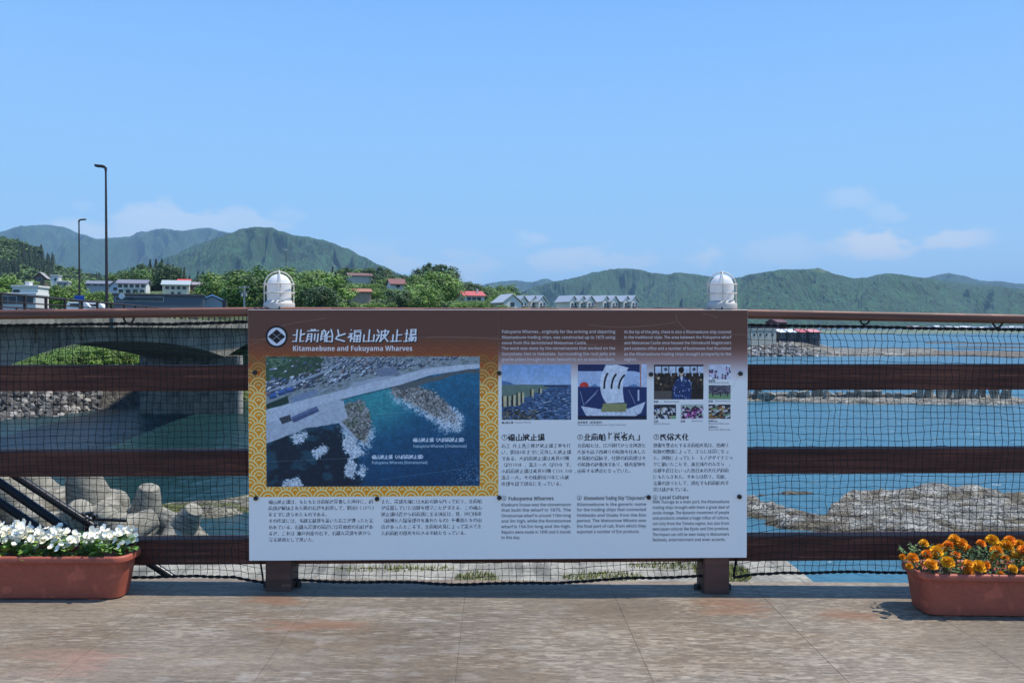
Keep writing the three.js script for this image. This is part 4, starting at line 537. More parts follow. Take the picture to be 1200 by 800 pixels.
  c.strokeStyle = '#a9b4c0'; c.lineWidth = 2.2; c.beginPath(); c.moveTo(318, 456); c.bezierCurveTo(350, 446, 380, 436, 400, 424); c.stroke(); c.lineWidth = 1.5; c.beginPath(); c.moveTo(452, 428); c.lineTo(480, 440); c.moveTo(345, 470); c.bezierCurveTo(380, 458, 392, 450, 398, 441); c.stroke();
  poly(rag([[415, 447], [452, 438], [470, 442], [455, 450], [425, 460], [405, 456]], 0.6), '#b4bdc6'); poly([[438, 432], [462, 428], [470, 437], [446, 440]], '#7f8c9c');
  poly([[313, 472], [338, 462], [340, 470], [313, 482]], '#233f34'); poly([[342, 464], [372, 454], [374, 460], [344, 471]], '#8496ae'); for (const [x, y] of [[321, 460], [331, 456], [340, 453]]) { poly([[x - 4, y], [x + 4, y - 2], [x + 5, y + 4], [x - 3, y + 6]], '#4f74b4'); poly([[x - 4, y + 3], [x + 4.5, y + 1.4], [x + 5, y + 4], [x - 3, y + 6]], '#33507f'); }
  poly([[313, 478], [395, 457], [460, 441], [500, 430], [540, 426], [563, 425], [563, 430], [545, 432], [505, 438], [470, 449], [400, 466], [313, 494]], '#ccd4dc'); c.strokeStyle = 'rgba(240,245,250,0.6)'; c.lineWidth = 0.4; c.beginPath(); c.moveTo(313, 486); c.lineTo(395, 463); c.lineTo(500, 434); c.lineTo(563, 428); c.stroke(); c.strokeStyle = 'rgba(40,55,70,0.8)'; c.lineWidth = 0.9; c.beginPath(); c.moveTo(400, 467); c.lineTo(470, 450); c.lineTo(505, 439); c.stroke();
  poly(rag([[313, 494], [392, 466], [403, 468], [408, 488], [396, 494], [360, 500], [313, 518]], 0.5), '#c0c8d0'); poly([[342, 487], [372, 474], [375, 480], [346, 493]], '#66759a'); poly([[342, 490], [373, 477.6], [375, 480], [346, 493]], '#4e5c80'); poly([[328, 488], [341, 484], [343, 491], [332, 495]], '#3e4650');
  for (let i = 0; i < 150; i++) { c.fillStyle = pick(['#8b95a0', '#7c8690', '#aab4be', '#6f7a84']); c.globalAlpha = 0.5; c.fillRect(rr(313, 404), rr(470, 512), rr(0.4, 2), rr(0.3, 0.9)); } c.globalAlpha = 1;
  poly([[388, 483], [391, 481], [420, 513], [417, 516]], '#b9c2cb'); poly(rag([[505, 440], [548, 431], [563, 431], [563, 435], [540, 436], [500, 448], [470, 456], [462, 452]], 0.8), '#5d6566');
  c.strokeStyle = 'rgba(230,235,240,0.5)'; c.lineWidth = 0.3; c.beginPath(); c.moveTo(313, 539); c.lineTo(410, 535); c.moveTo(440, 484); c.lineTo(520, 478); c.moveTo(448, 560); c.lineTo(540, 548); c.stroke();
  c.restore();
  grain(313.4, 416.3, 248.8, 151.8, 0.34);
  kanji(c, '福山波止場（大松前波止場）', 484, 511.6, 4.6, 4.85, 0.75, '#f4f6f8'); fit('Fukuyama Wharves [Omatsumae]', 484.4, 522.8, 62.5, '4.4px sans-serif', '#e8eef2');
  kanji(c, '福山波止場（小松前波止場）', 436, 531.4, 4.6, 4.85, 0.75, '#f4f6f8'); fit('Fukuyama Wharves [Komatsumae]', 436, 542, 65, '4.4px sans-serif', '#e8eef2');
  // ---- body text, left half
  const ink = '#2c2f36', jp = (lines, x, y, size, pitch, lead, lw = 0.42) => lines.forEach((t, i) => kanji(c, t, x, y + i * lead, size, pitch, lw, ink));
  jp(['福山波止場は、もともと北前船が発着した海岸に、松', '前城が解体された際の石垣を利用して、明治8(1875)', '年までに造られたものである。', 'その作業には、函館五稜郭を築いた石工が携ったと言', 'われている。石積み突堤の周辺には花崗岩の石柱があ', 'るが、これは 瀬戸内産の石で、石積み突堤を波から', '守る波消として用いた。'], 315.6, 583.6, 4.7, 5.08, 7.4);
  jp(['また、突堤先端には木杭の跡も残っており、北前船', 'が係留していた当時を偲ぶことができる。この福山', '波止場付近から松前城に至る地区は、昔、沖口役所', '（税関と入国管理局を兼ねたもの）や豪商たちの出', '店があったところで、北前船交易によって栄えてき', 'た松前町の歴史を伝える中核となっている。'], 446.8, 583.9, 4.7, 5.12, 7.4);
  // ---- upper right English text on brown
  const en = (lines, x, y, w, lead, size, col, last) => lines.forEach((t, i) => { c.font = `${size}px sans-serif`; const m = c.measureText(t).width; fit(t, x, y + i * lead, i === lines.length - 1 || (last && last.includes(i)) ? Math.min(w, m) : w, `${size}px sans-serif`, col, 0.12); });
  en(['Fukuyama Wharves , originally for the arriving and departing', 'Kitamaebune trading ships, was constructed up to 1875 using', 'stone from the demolished Matsumae Castle.', 'The work was done by the stonemasons that worked on the', 'Goryokaku Fort in Hakodate. Surrounding the rock jetty are', 'granite pillars brought in from Setouchi to act as wave breakers.'], 588, 388.4, 133.5, 6.5, 4.9, '#d8d2d0', [2]);
  en(['At the tip of the jetty, there is also a Kitamaebune ship moored', 'in the traditional style. The area between the Fukuyama wharf', 'and Matsumae Castle once housed the Okinokuchi Magistrate\u2019s', 'port customs office and a number of businesses that flourished', 'as the Kitamaebune trading ships brought prosperity to the', 'region.'], 731.8, 388.6, 126.8, 6.5, 4.9, '#d8d2d0');
  // ---- small photographs
  const pic = (x, y, w, h, f) => { c.save(); c.beginPath(); c.rect(x, y, w, h); c.clip(); f(x, y, w, h); c.restore(); grain(x, y, w, h, 0.36); };
  pic(588, 425.6, 81.6, 65, (x, y, w, h) => {
    g = c.createLinearGradient(0, y, 0, y + 30); g.addColorStop(0, '#8fb4de'); g.addColorStop(1, '#b9d0ea'); c.fillStyle = g; c.fillRect(x, y, w, 30); poly([[x, y + 19], [x + 10, y + 21], [x + 16, y + 24], [x, y + 24]], '#5a7ea8');
    rect(x, y + 24, w, h, '#46648a'); poly(rag([[x, y + 24], [x + 45, y + 23.5], [x + 56, y + 27], [x + 30, y + 38], [x, y + 44]], 0.8), '#6f8576'); rect(x + 50, y + 25, 28, 1.2, '#1e2a36');
    for (let i = 0; i < 900; i++) { const yy = y + 27 + Math.pow(rnd(), 0.9) * 38, xx = x + rr(0, w); if (xx < x + 50 - (yy - y - 27) * 1.2 && yy < y + 42) continue; c.fillStyle = pick(['#1c2c40', '#31506f', '#7f9dbb', '#c9d9e6', '#24384e', '#101c2a']); c.fillRect(xx, yy, rr(0.8, 4.5), rr(0.3, 1.0)); }
    for (let i = 0; i < 160; i++) { c.fillStyle = pick(['#5a5648', '#38362c', '#8a8468', '#22221c']); c.fillRect(x + rr(0, 40), y + h - rr(0, 12), rr(0.8, 3.4), rr(0.6, 2)); }
    [[2, 37, 5, 13], [8, 37, 3.6, 12], [13.5, 36, 4, 13], [19, 33, 4, 15], [24, 33, 3, 12], [35, 29, 3.6, 9], [45, 28, 3, 6]].forEach(([a, b, ww, hh]) => { rect(x + a - 1.6, y + b, ww * 0.5, hh, '#1b1a14'); rect(x + a, y + b, ww * 0.75, hh, '#d6c79a'); });
  });
  pic(677.4, 425.6, 81.4, 65, (x, y, w, h) => {
    rect(x, y, w, h, '#b8cbe6'); rect(x, y, w, 8, '#1c2c5c'); poly([[x + 52, y], [x + w - 7, y], [x + w - 7, y + 10], [x + 66, y + 8]], '#1c2c5c'); rect(x, y + 26.5, w, h, '#203466'); rect(x + w - 8.4, y, 8.4, 27, '#ccd7ea'); rect(x + w - 7.8, y, 0.9, 27, '#c0502a'); rect(x, y + 60.5, w, 5, '#101a34');
    c.beginPath(); c.arc(x + 7.5, y + 26.5, 5.6, Math.PI, 0); c.fillStyle = '#d8402e'; c.fill(); poly([[x + 14, y + 26.5], [x + 20, y + 23], [x + 25, y + 26.5]], '#5f8bb0'); poly([[x + 58, y + 26.5], [x + 66, y + 23], [x + 73, y + 26.5]], '#5f8bb0');
    c.fillStyle = '#e6ebf2'; c.beginPath(); c.moveTo(x + 33, y + 0.6); c.bezierCurveTo(x + 24, y + 18, x + 24, y + 34, x + 34, y + 46); c.lineTo(x + 55, y + 45); c.bezierCurveTo(x + 52, y + 30, x + 52, y + 16, x + 60, y + 4); c.lineTo(x + 72, y + 7); c.lineTo(x + 46, y + 0.4); c.closePath(); c.fill();
    c.strokeStyle = '#16181e'; c.lineWidth = 2.1; for (const a of [0, 10, 20]) { c.beginPath(); c.moveTo(x + 34.8 + a, y + 11 + a * 0.1); c.quadraticCurveTo(x + 31 + a * 0.9, y + 18, x + 31.2 + a * 0.86, y + 28); c.stroke(); }
    poly([[x + 3.5, y + 49], [x + 28, y + 53], [x + 60, y + 52], [x + 80, y + 44], [x + 75, y + 57], [x + 68, y + 61], [x + 10, y + 60.5]], '#dfe5ee'); poly([[x + 30, y + 46], [x + 58, y + 46], [x + 57, y + 56], [x + 27, y + 56]], '#9a9a62'); c.strokeStyle = '#cfd8e4'; c.lineWidth = 0.5; for (const [a, b] of [[24, 30], [22, 34]]) { c.beginPath(); c.moveTo(x + a, y + b); c.lineTo(x + 8, y + 47); c.stroke(); } c.beginPath(); c.moveTo(x + 60, y + 30); c.lineTo(x + 68, y + 47); c.moveTo(x + 3, y + 32); c.lineTo(x + 7, y + 48); c.stroke(); rect(x + 70.6, y + 30, 2, 13, '#d6deea'); for (let i = 0; i < 60; i++) { c.fillStyle = pick(['#8f9aac', '#525c6c']); c.fillRect(x + rr(8, 72), y + rr(52, 60), rr(0.3, 1.6), 0.4); }
  });
  pic(767.2, 426, 58.6, 41, (x, y, w, h) => {
    rect(x, y, w, h, '#2a1f1a'); for (let i = 0; i < 7; i++) { rect(x + 1.2 + i * 8.4, y + 2, 7.4, 8, '#cfdbe8'); rect(x + 2.6 + i * 8.4, y + 9, 1.6, 4.6, '#c2ced8'); } for (const a of [13.8, 47.4]) { c.beginPath(); c.arc(x + a, y + 5.6, 2, 0, 7); c.fillStyle = '#4a5866'; c.fill(); } for (let i = 0; i < 130; i++) { c.fillStyle = pick(['#4a3626', '#3a2b20', '#15100d', '#5b4430', '#1c1613']); c.fillRect(x + rr(0, w), y + rr(11, 32), rr(1, 4), rr(1, 5)); } rect(x, y + 31, 21, 10, '#5f564e'); c.fillStyle = '#c9b58c'; for (const [a, b, r] of [[5.4, 16, 1.7], [8, 23, 1], [55.5, 18, 1.2]]) { c.beginPath(); c.arc(x + a, y + b, r, 0, 7); c.fill(); }
    poly([[x + 26, y + 18], [x + 31, y + 14], [x + 36, y + 14], [x + 42, y + 18], [x + 45, y + 30], [x + 44, y + 41], [x + 22, y + 41], [x + 22, y + 27]], '#1e3566'); for (let i = 0; i < 70; i++) { c.fillStyle = pick(['#8fa8d0', '#0f1c3c', '#35549a', '#dfe6f2']); c.fillRect(x + rr(23, 44), y + rr(17, 40), rr(0.5, 2), rr(0.5, 1.8)); } c.fillStyle = '#d6b79c'; c.beginPath(); c.ellipse(x + 32.4, y + 10.6, 2.5, 3.2, 0, 0, 7); c.fill(); c.fillStyle = '#14100f'; c.beginPath(); c.ellipse(x + 32.2, y + 6.4, 3.3, 3.6, 0, 0, 7); c.fill(); poly([[x + 30.6, y + 14], [x + 34.6, y + 14], [x + 33, y + 21]], '#dfe3e8');
  });
  const people = (x, y, w, h, bg, cols, n, sz) => pic(x, y, w, h, () => { rect(x, y, w, h, bg); for (let i = 0; i < n; i++) { const px = x + rr(0, w), py = y + rr(h * 0.15, h), s = rr(sz * 0.7, sz); c.fillStyle = pick(cols); c.fillRect(px - s * 0.6, py, s * 1.2, s * 2); c.fillStyle = '#1a1616'; c.beginPath(); c.arc(px, py - s * 0.3, s * 0.55, 0, 7); c.fill(); c.fillStyle = pick(cols); c.fillRect(px - s * 1.2, py + s * 0.2, s * 2.2, s * 0.5); } });
  people(767.2, 473, 26.2, 17, '#3a3f44', ['#d6dce6', '#2c3f78', '#e8e4dc', '#17181c', '#b7a98e'], 46, 2.4); rect(788, 486, 5.4, 4, '#8fb080');
  people(799, 473, 26.8, 17, '#b8c4b4', ['#c04a9c', '#8a2f7a', '#e8c8dc', '#4a2a4a', '#f0ecee'], 40, 2.6);
  people(832, 426, 26, 17.2, '#d8dce8', ['#3a2f5c', '#e0b8d0', '#2a2540', '#f4f2f6', '#b06a9a'], 16, 2.0);
  pic(832, 450.4, 26, 16.6, (x, y, w, h) => { rect(x, y, w, h, '#7fa070'); rect(x, y, w, 9.6, '#6c6672'); for (let i = 0; i < 90; i++) { c.fillStyle = pick(['#3c3640', '#8c8490', '#544c56', '#2a262c']); c.fillRect(x + rr(0, w), y + rr(0, 10), rr(1, 4), rr(0.4, 1.6)); } for (const a of [4.5, 13.5, 22]) rect(x + a, y + 9, 1.2, 4.4, '#2a262a'); });
  pic(832, 473, 26, 17, (x, y, w, h) => { rect(x, y, w, h, '#35343a'); for (let i = 0; i < 60; i++) { c.save(); c.translate(x + rr(0, w), y + rr(0, h)); c.rotate(-0.3 + rr(-0.3, 0.3)); c.fillStyle = pick(['#dfe3e8', '#c79a52', '#1d1c20', '#8ba27c', '#e8e0d0', '#a8662e']); c.fillRect(-3, -0.6, rr(2, 8), rr(0.6, 2.2)); c.restore(); } });
  const cap = (t, x, y, w) => fit(t, x, y, w, '2.5px sans-serif', '#3a3d46');
  kanji(c, '福山波止場', 588, 492.6, 2.5, 2.7, 0.3, ink); cap('Fukuyama Wharves', 603, 495, 19.5); kanji(c, '松前船所（松前城所）', 677.4, 492.6, 2.5, 3.1, 0.3, ink); cap('Matsumae Town (Matsumae Castle Collection)', 677.4, 498, 57);
  kanji(c, '松前', 767.2, 468.4, 2.5, 2.7, 0.3, ink); cap('Matsumae Kagura', 779, 470.8, 18); cap('Matsumae Matsumae', 767.2, 496.8, 19); kanji(c, '北前', 767.2, 491.6, 2.5, 2.7, 0.3, ink); cap('Matsumae', 812, 493.8, 13); kanji(c, '松前', 799, 491.6, 2.5, 2.7, 0.3, ink); cap('Matsumae', 832, 448.6, 24); kanji(c, '松前波', 832, 444, 2.4, 2.7, 0.3, ink); cap('Matsumae Matsumae', 840, 470.4, 18); kanji(c, '松前', 832, 468, 2.4, 2.7, 0.3, ink); kanji(c, '松前石山', 832, 491.4, 2.4, 2.7, 0.3, ink); cap('Matsumae Matsumae', 832, 497, 24.5); kanji(c, '北前石山', 832, 498.4, 2.4, 2.7, 0.3, ink); cap('Matsumae Matsumae', 832, 504, 26);
  // ---- numbered columns
  const head = (t, x) => kanji(c, t, x, 507.4, 7.7, 8.75, 1.15, '#16181c');
  kanji(c, '①', 588, 507.8, 6.6, 7.2, 0.6, '#16181c'); head('福山波止場', 595.2); kanji(c, '②', 677, 507.8, 6.6, 7.2, 0.6, '#16181c'); head('北前船「長者丸」', 684.6); kanji(c, 'ちょうしゃまる', 713, 505.2, 2.1, 3.0, 0.3, ink); kanji(c, '③', 767, 507.8, 6.6, 7.2, 0.6, '#16181c'); head('民俗文化', 774.4);
  jp(['石工 井上喜三郎が波止場工事を行', 'い、明治8年までに完成した波止場', 'である。大松前波止場は延長65間', '（約118m）、高さ一丈（約3m）で、', '小松前波止場は延長85間(154.5m)、', '高さ一丈。その後明治23年に小破', '修理を経て現在に至っている。'], 587.6, 518.8, 4.8, 5.3, 7.45);
  jp(['北前船とは、江戸時代から北海道と', '大坂を結ぶ西廻りの航路を往来した', '交易船の総称で、往時の松前港はそ', 'の航路の終着地であり、蝦夷産物を', '出荷する拠点となっていた。'], 677, 518.8, 4.7, 5.06, 7.45);
  jp(['敦賀を基点とする北前船交易は、西廻り', '航路の整備によって、さらに活発になっ', 'た。海路によってヒト・モノがダイナミッ', 'クに動いたことで、東北地方のみならず、', '京都や近江といった西日本の文化が松前', 'にもたらされた。それらは祭り、芸能、', '言葉の訛りとして、現在でも松前町内で', '受け継がれている。'], 766.6, 518.8, 4.7, 4.98, 7.45);
  kanji(c, '①', 588, 579.8, 5.6, 6, 0.45, '#16181c'); fit('Fukuyama Wharves', 595.6, 585, 53.6, 'bold 6.2px sans-serif', '#16181c'); kanji(c, '②', 676.6, 579.8, 5.6, 6, 0.45, '#16181c'); fit('Kitamaebune Trading Ship \u201CChoja-maru\u201D', 684.6, 585, 73.4, 'bold 6.2px sans-serif', '#16181c'); kanji(c, '③', 766.4, 579.8, 5.6, 6, 0.45, '#16181c'); fit('Local Culture', 774, 584.6, 35, 'bold 6.2px sans-serif', '#16181c');
  en(['Kisaburo Inoue was the stonemason', 'that built the wharf in 1875. The', 'Omatsumae wharf is around 118m long', 'and 3m high, while the Komatsumae', 'wharf is 154.5m long and 3m high.', 'Repairs were made in 1890 and it stands', 'to this day.'], 587.4, 592.4, 82, 6.45, 4.6, ink);
  en(['Kitamaebune is the generic name', 'for the trading ships that connected', 'Hokkaido and Osaka from the Edo', 'period. The Matsumae Minato was', 'the final port of call, from which they', 'exported a number of Ezo products.'], 676.4, 592.4, 82, 6.45, 4.6, ink);
  en(['With Tsuruga as a main port, the Kitamaebune', 'trading ships brought with them a great deal of', 'social change. The dynamic movement of people', 'and products created a huge influx of culture,', 'not only from the Tohoku region, but also from', 'west Japan cultural like Kyoto and Omi province.', 'The impact can still be seen today in Matsumae\u2019s', 'festivals, entertainment and even accents.'], 766, 590, 91, 6.4, 4.6, ink);
  // scratches in the laminate
  c.strokeStyle = 'rgba(205,195,188,0.42)'; const scr = (pts, w) => { c.lineWidth = w; c.beginPath(); c.moveTo(...pts[0]); c.bezierCurveTo(...pts[1], ...pts[2], ...pts[3]); c.stroke(); };
  scr([[331, 381], [345, 376], [360, 376], [384, 371]], 0.5); scr([[297, 397], [330, 393], [420, 394], [584, 394]], 0.35); scr([[500, 394], [540, 391], [570, 396], [700, 403]], 0.4); scr([[690, 379], [720, 384], [760, 382], [793, 376]], 0.45); scr([[793, 367], [792, 374], [800, 381], [806, 386]], 0.5); scr([[824, 366], [832, 367], [838, 369], [842, 371]], 0.5); scr([[806, 386], [840, 392], [860, 390], [878, 391]], 0.35); scr([[584, 401], [640, 395], [680, 396], [740, 396]], 0.3); scr([[293, 404], [310, 396], [318, 394], [330, 392]], 0.3); scr([[866, 440], [864, 446], [861, 452], [858, 458]], 0.6);
});
{
  const b = thing('information_board', 'large bilingual information board with aerial coast photo and orange wave border', 'sign', [0, 0, 0]);
  const x0 = X(293.4), x1 = X(877.4), y0 = Y(655.2), y1 = Y(363), w = x1 - x0, h = y1 - y0;
  const bx = (x0 + x1) / 2, by = (y0 + y1) / 2;
  part('panel', rbox(w, h, 0.008, 0.002, bx, by, 0.004, 1), M(0.62, 0.63, 0.64, 0.4), b);
  const face = grid(2, 2, (u, v) => [lerp(x0 + 0.0012, x1 - 0.0012, u), lerp(y1 - 0.0012, y0 + 0.0012, v), 0.0086, u, 1 - v]);
  part('printed_face', face, new THREE.MeshPhysicalMaterial({ map: boardTex, roughness: 0.6 }), b);
  const bolt = new THREE.CylinderGeometry(0.0085, 0.0095, 0.008, 14).rotateX(Math.PI / 2), bm = M(0.012, 0.012, 0.013, 0.4);
  for (const [px, py] of [[301.5, 436], [302, 582], [442.4, 583.4], [585, 437], [763, 438.6], [868.6, 437.8], [585, 582.8], [760.6, 583], [868, 582.8]]) part('bolt', bolt, bm, b).position.set(X(px), Y(py), 0.0125);
}
// ---------------------------------------------------------------- planters and flowers
const rrect = (w, d, r, y, n = 5) => { const o = []; for (const [cx, cz, a0] of [[w / 2 - r, d / 2 - r, 0], [-w / 2 + r, d / 2 - r, 1], [-w / 2 + r, -d / 2 + r, 2], [w / 2 - r, -d / 2 + r, 3]]) for (let i = 0; i <= n; i++) { const a = (a0 + i / n) * Math.PI / 2; o.push(V(cx + Math.cos(a) * r, y, cz + Math.sin(a) * r)); } return o; };
const terra = M(0.53, 0.130, 0.076, 0.58, { map: withRepeat(dustTex, 2, 2) }), soilMat = M(0.045, 0.032, 0.024, 1);
function planter(label, x, z, turn, w, d, h) {
  const P = thing('planter', label, 'planter', [x, deckY(x) + 0.001, z], turn, 'terracotta planters on the deck'); P.rotation.z = DECK_SLOPE;
  const ti = 0.075, rings = [[w - ti - 0.02, d - ti * 0.8 - 0.02, 0.030, 0.0], [w - ti, d - ti * 0.8, 0.034, 0.006], [w - 0.032, d - 0.030, 0.040, h - 0.024], [w - 0.028, d - 0.026, 0.042, h - 0.022]].map((a) => rrect(a[0], a[1], a[2], a[3]));
  const dustUv = (g) => { const p = g.attributes.position, uv = new Float32Array(p.count * 2); for (let i = 0; i < p.count; i++) { uv[i * 2] = p.getX(i) + p.getZ(i) * 0.7 + x; uv[i * 2 + 1] = p.getY(i) + p.getZ(i) * 0.3; } g.setAttribute('uv', new THREE.BufferAttribute(uv, 2)); return g; };
  const body = dustUv(loft(rings, true)); body.computeVertexNormals(); part('pot', body, terra, P);
  const rim = [[w - 0.030, d - 0.028, 0.042, h - 0.026], [w - 0.004, d - 0.002, 0.052, h - 0.026], [w, d, 0.054, h - 0.020], [w, d, 0.054, h - 0.007], [w - 0.007, d - 0.007, 0.052, h], [w - 0.024, d - 0.024, 0.044, h], [w - 0.036, d - 0.036, 0.040, h - 0.012], [w - 0.044, d - 0.044, 0.038, h - 0.06]].map((a) => rrect(a[0], a[1], a[2], a[3], 7));
  const rg = dustUv(loft(rim)); rg.computeVertexNormals(); part('rim', rg, terra, P);
  for (const s of [-1, 1]) for (const q of [-1, 1]) part('foot', box(0.05, 0.008, 0.03, s * (w * 0.3), -0.002, q * (d * 0.25)), terra, P);
  const so = loft([rrect(w - 0.05, d - 0.05, 0.036, h - 0.03), rrect(0.01, 0.01, 0.004, h - 0.028)], false); so.computeVertexNormals(); part('soil', so, soilMat, P);
  return P;
}
const leafGeo = (l, w, fold) => { const p = [], idx = [], N = 5; for (let i = 0; i <= N; i++) { const t = i / N, ww = w * Math.sin(Math.PI * Math.pow(t, 0.8)) * 0.5 + 0.0004, y = l * (0.45 * t - 0.35 * t * t); p.push(-ww, y + fold * ww, l * t, 0, y, l * t, ww, y + fold * ww, l * t); if (i) { const b = (i - 1) * 3; idx.push(b, b + 1, b + 3, b + 3, b + 1, b + 4, b + 1, b + 2, b + 4, b + 4, b + 2, b + 5); } } const g = new THREE.BufferGeometry(); g.setAttribute('position', new THREE.Float32BufferAttribute(p, 3)); g.setIndex(idx); g.computeVertexNormals(); return g; };
const put = (g, x, y, z, ry, rx, s) => g.clone().applyMatrix4(new THREE.Matrix4().compose(V(x, y, z), new THREE.Quaternion().setFromEuler(new THREE.Euler(rx, ry, 0, 'YXZ')), V(s, s, s)));
const DS = { side: THREE.DoubleSide };
const leafMat = (r, g, b) => { const m = new THREE.MeshPhysicalMaterial({ roughness: 0.75, transmission: 0.3, thickness: 0, ...DS }); m.color.setRGB(r, g, b); return m; };
// white begonias
{
  const Lx = -1.742, Lz = 0.052, Lw = 0.66, Ld = 0.172, Lh = 0.172;
  planter('terracotta plastic planter filled with white flowers', Lx, Lz, 0.015, Lw, Ld, Lh);
  const petal = (l, w, cup) => { const N = 4, Mx = 4, p = [], idx = []; for (let i = 0; i <= N; i++) for (let j = 0; j <= Mx; j++) { const t = i / N, s = j / Mx * 2 - 1, ww = w * Math.sqrt(Math.max(0, 1 - Math.pow(t * 1.6 - 0.75, 2))) * 0.5; p.push(s * ww, cup * (t * t * l + s * s * ww * 0.6) + 0.0007 * Math.sin(t * 9 + s * 5), t * l); if (i && j) { const a = (i - 1) * (Mx + 1) + j - 1, b = a + 1, c = a + Mx + 1, d = c + 1; idx.push(a, b, c, b, d, c); } } const g = new THREE.BufferGeometry(); g.setAttribute('position', new THREE.Float32BufferAttribute(p, 3)); g.setIndex(idx); g.computeVertexNormals(); return g; };
  const white = new THREE.MeshPhysicalMaterial({ roughness: 0.7, transmission: 0.1, thickness: 0, ...DS }); white.color.setRGB(0.94, 0.92, 0.82);
  const yellow = M(0.85, 0.70, 0.22, 0.6), bud = M(0.78, 0.74, 0.58, 0.5), green = [leafMat(0.20, 0.38, 0.035), leafMat(0.12, 0.27, 0.03), leafMat(0.28, 0.44, 0.05)];
  srand(42);
  const flower = [0, 1, 2].map((v) => plain([0, 1, 2, 3].map((q) => put(petal(q % 2 ? 0.014 : 0.0185, q % 2 ? 0.016 : 0.021, 0.25 + 0.15 * v), 0, 0, 0, q * Math.PI / 2 + rr(-0.2, 0.2), rr(-0.3, 0.0), 1))));
  const heart = new THREE.SphereGeometry(0.0026, 8, 6), budG = new THREE.SphereGeometry(0.0062, 8, 6).scale(1, 0.85, 0.7), stemG = new THREE.CylinderGeometry(0.0016, 0.002, 1, 5).translate(0, 0.5, 0);
  const N = 9;
  for (let k = 0; k < N; k++) {
    const cx = Lx - Lw / 2 + 0.06 + (Lw - 0.12) * k / (N - 1), cz = Lz + (k % 2 ? 0.018 : -0.018), y0 = deckY(cx) + Lh - 0.035;
    const b = thing('white_begonia', 'bushy white flowering plant with bright green leaves in terracotta planter', 'flower', [cx, y0, cz], 0, 'white flowers in the planter');
    const lg = [[], [], []]; for (let i = 0; i < 42; i++) { const a = rr(0, 6.28), r = Math.sqrt(rnd()) * 0.055, y = rr(0.012, 0.085); lg[i % 3].push(put(leafGeo(rr(0.028, 0.045), rr(0.022, 0.034), 0.35), Math.cos(a) * r, y, Math.sin(a) * r, a + rr(-0.7, 0.7), rr(-0.5, 0.35), 1)); }
    lg.forEach((g, i) => part('leaves', plain(g), green[i], b));
    part('stems', plain([...Array(9)].map(() => { const a = rr(0, 6.28), g = stemG.clone(); g.scale(1, rr(0.06, 0.09), 1); g.rotateZ(rr(-0.5, 0.5)); g.rotateY(a); return g.translate(Math.cos(a) * 0.012, 0, Math.sin(a) * 0.012); })), green[1], b);
    const nf = 27; for (let i = 0; i < nf; i++) {
      const a = rr(0, 6.28), r = Math.sqrt(rnd()) * 0.06, bulge = k < 4 ? 0.012 : k === 5 || k === 6 ? -0.012 : 0, y = 0.118 + bulge - r * r * 12 + rr(-0.022, 0.018), fr = part('flower', pick(flower), white, b); fr.position.set(Math.cos(a) * r, y, Math.sin(a) * r); fr.rotation.set(rr(0.1, 1.2), rr(-0.9, 0.9), 0, 'YXZ'); const s = rr(0.65, 1.1); fr.scale.set(s, s, s);
      const h = part('flower_heart', heart, yellow, fr); h.position.set(0, 0.003, 0);
    }
    for (let i = 0; i < 4; i++) { const a = rr(0, 6.28), r = rr(0.02, 0.065), q = part('bud', budG, bud, b); q.position.set(Math.cos(a) * r, rr(0.07, 0.12), Math.abs(Math.sin(a)) * r); }
  }
}
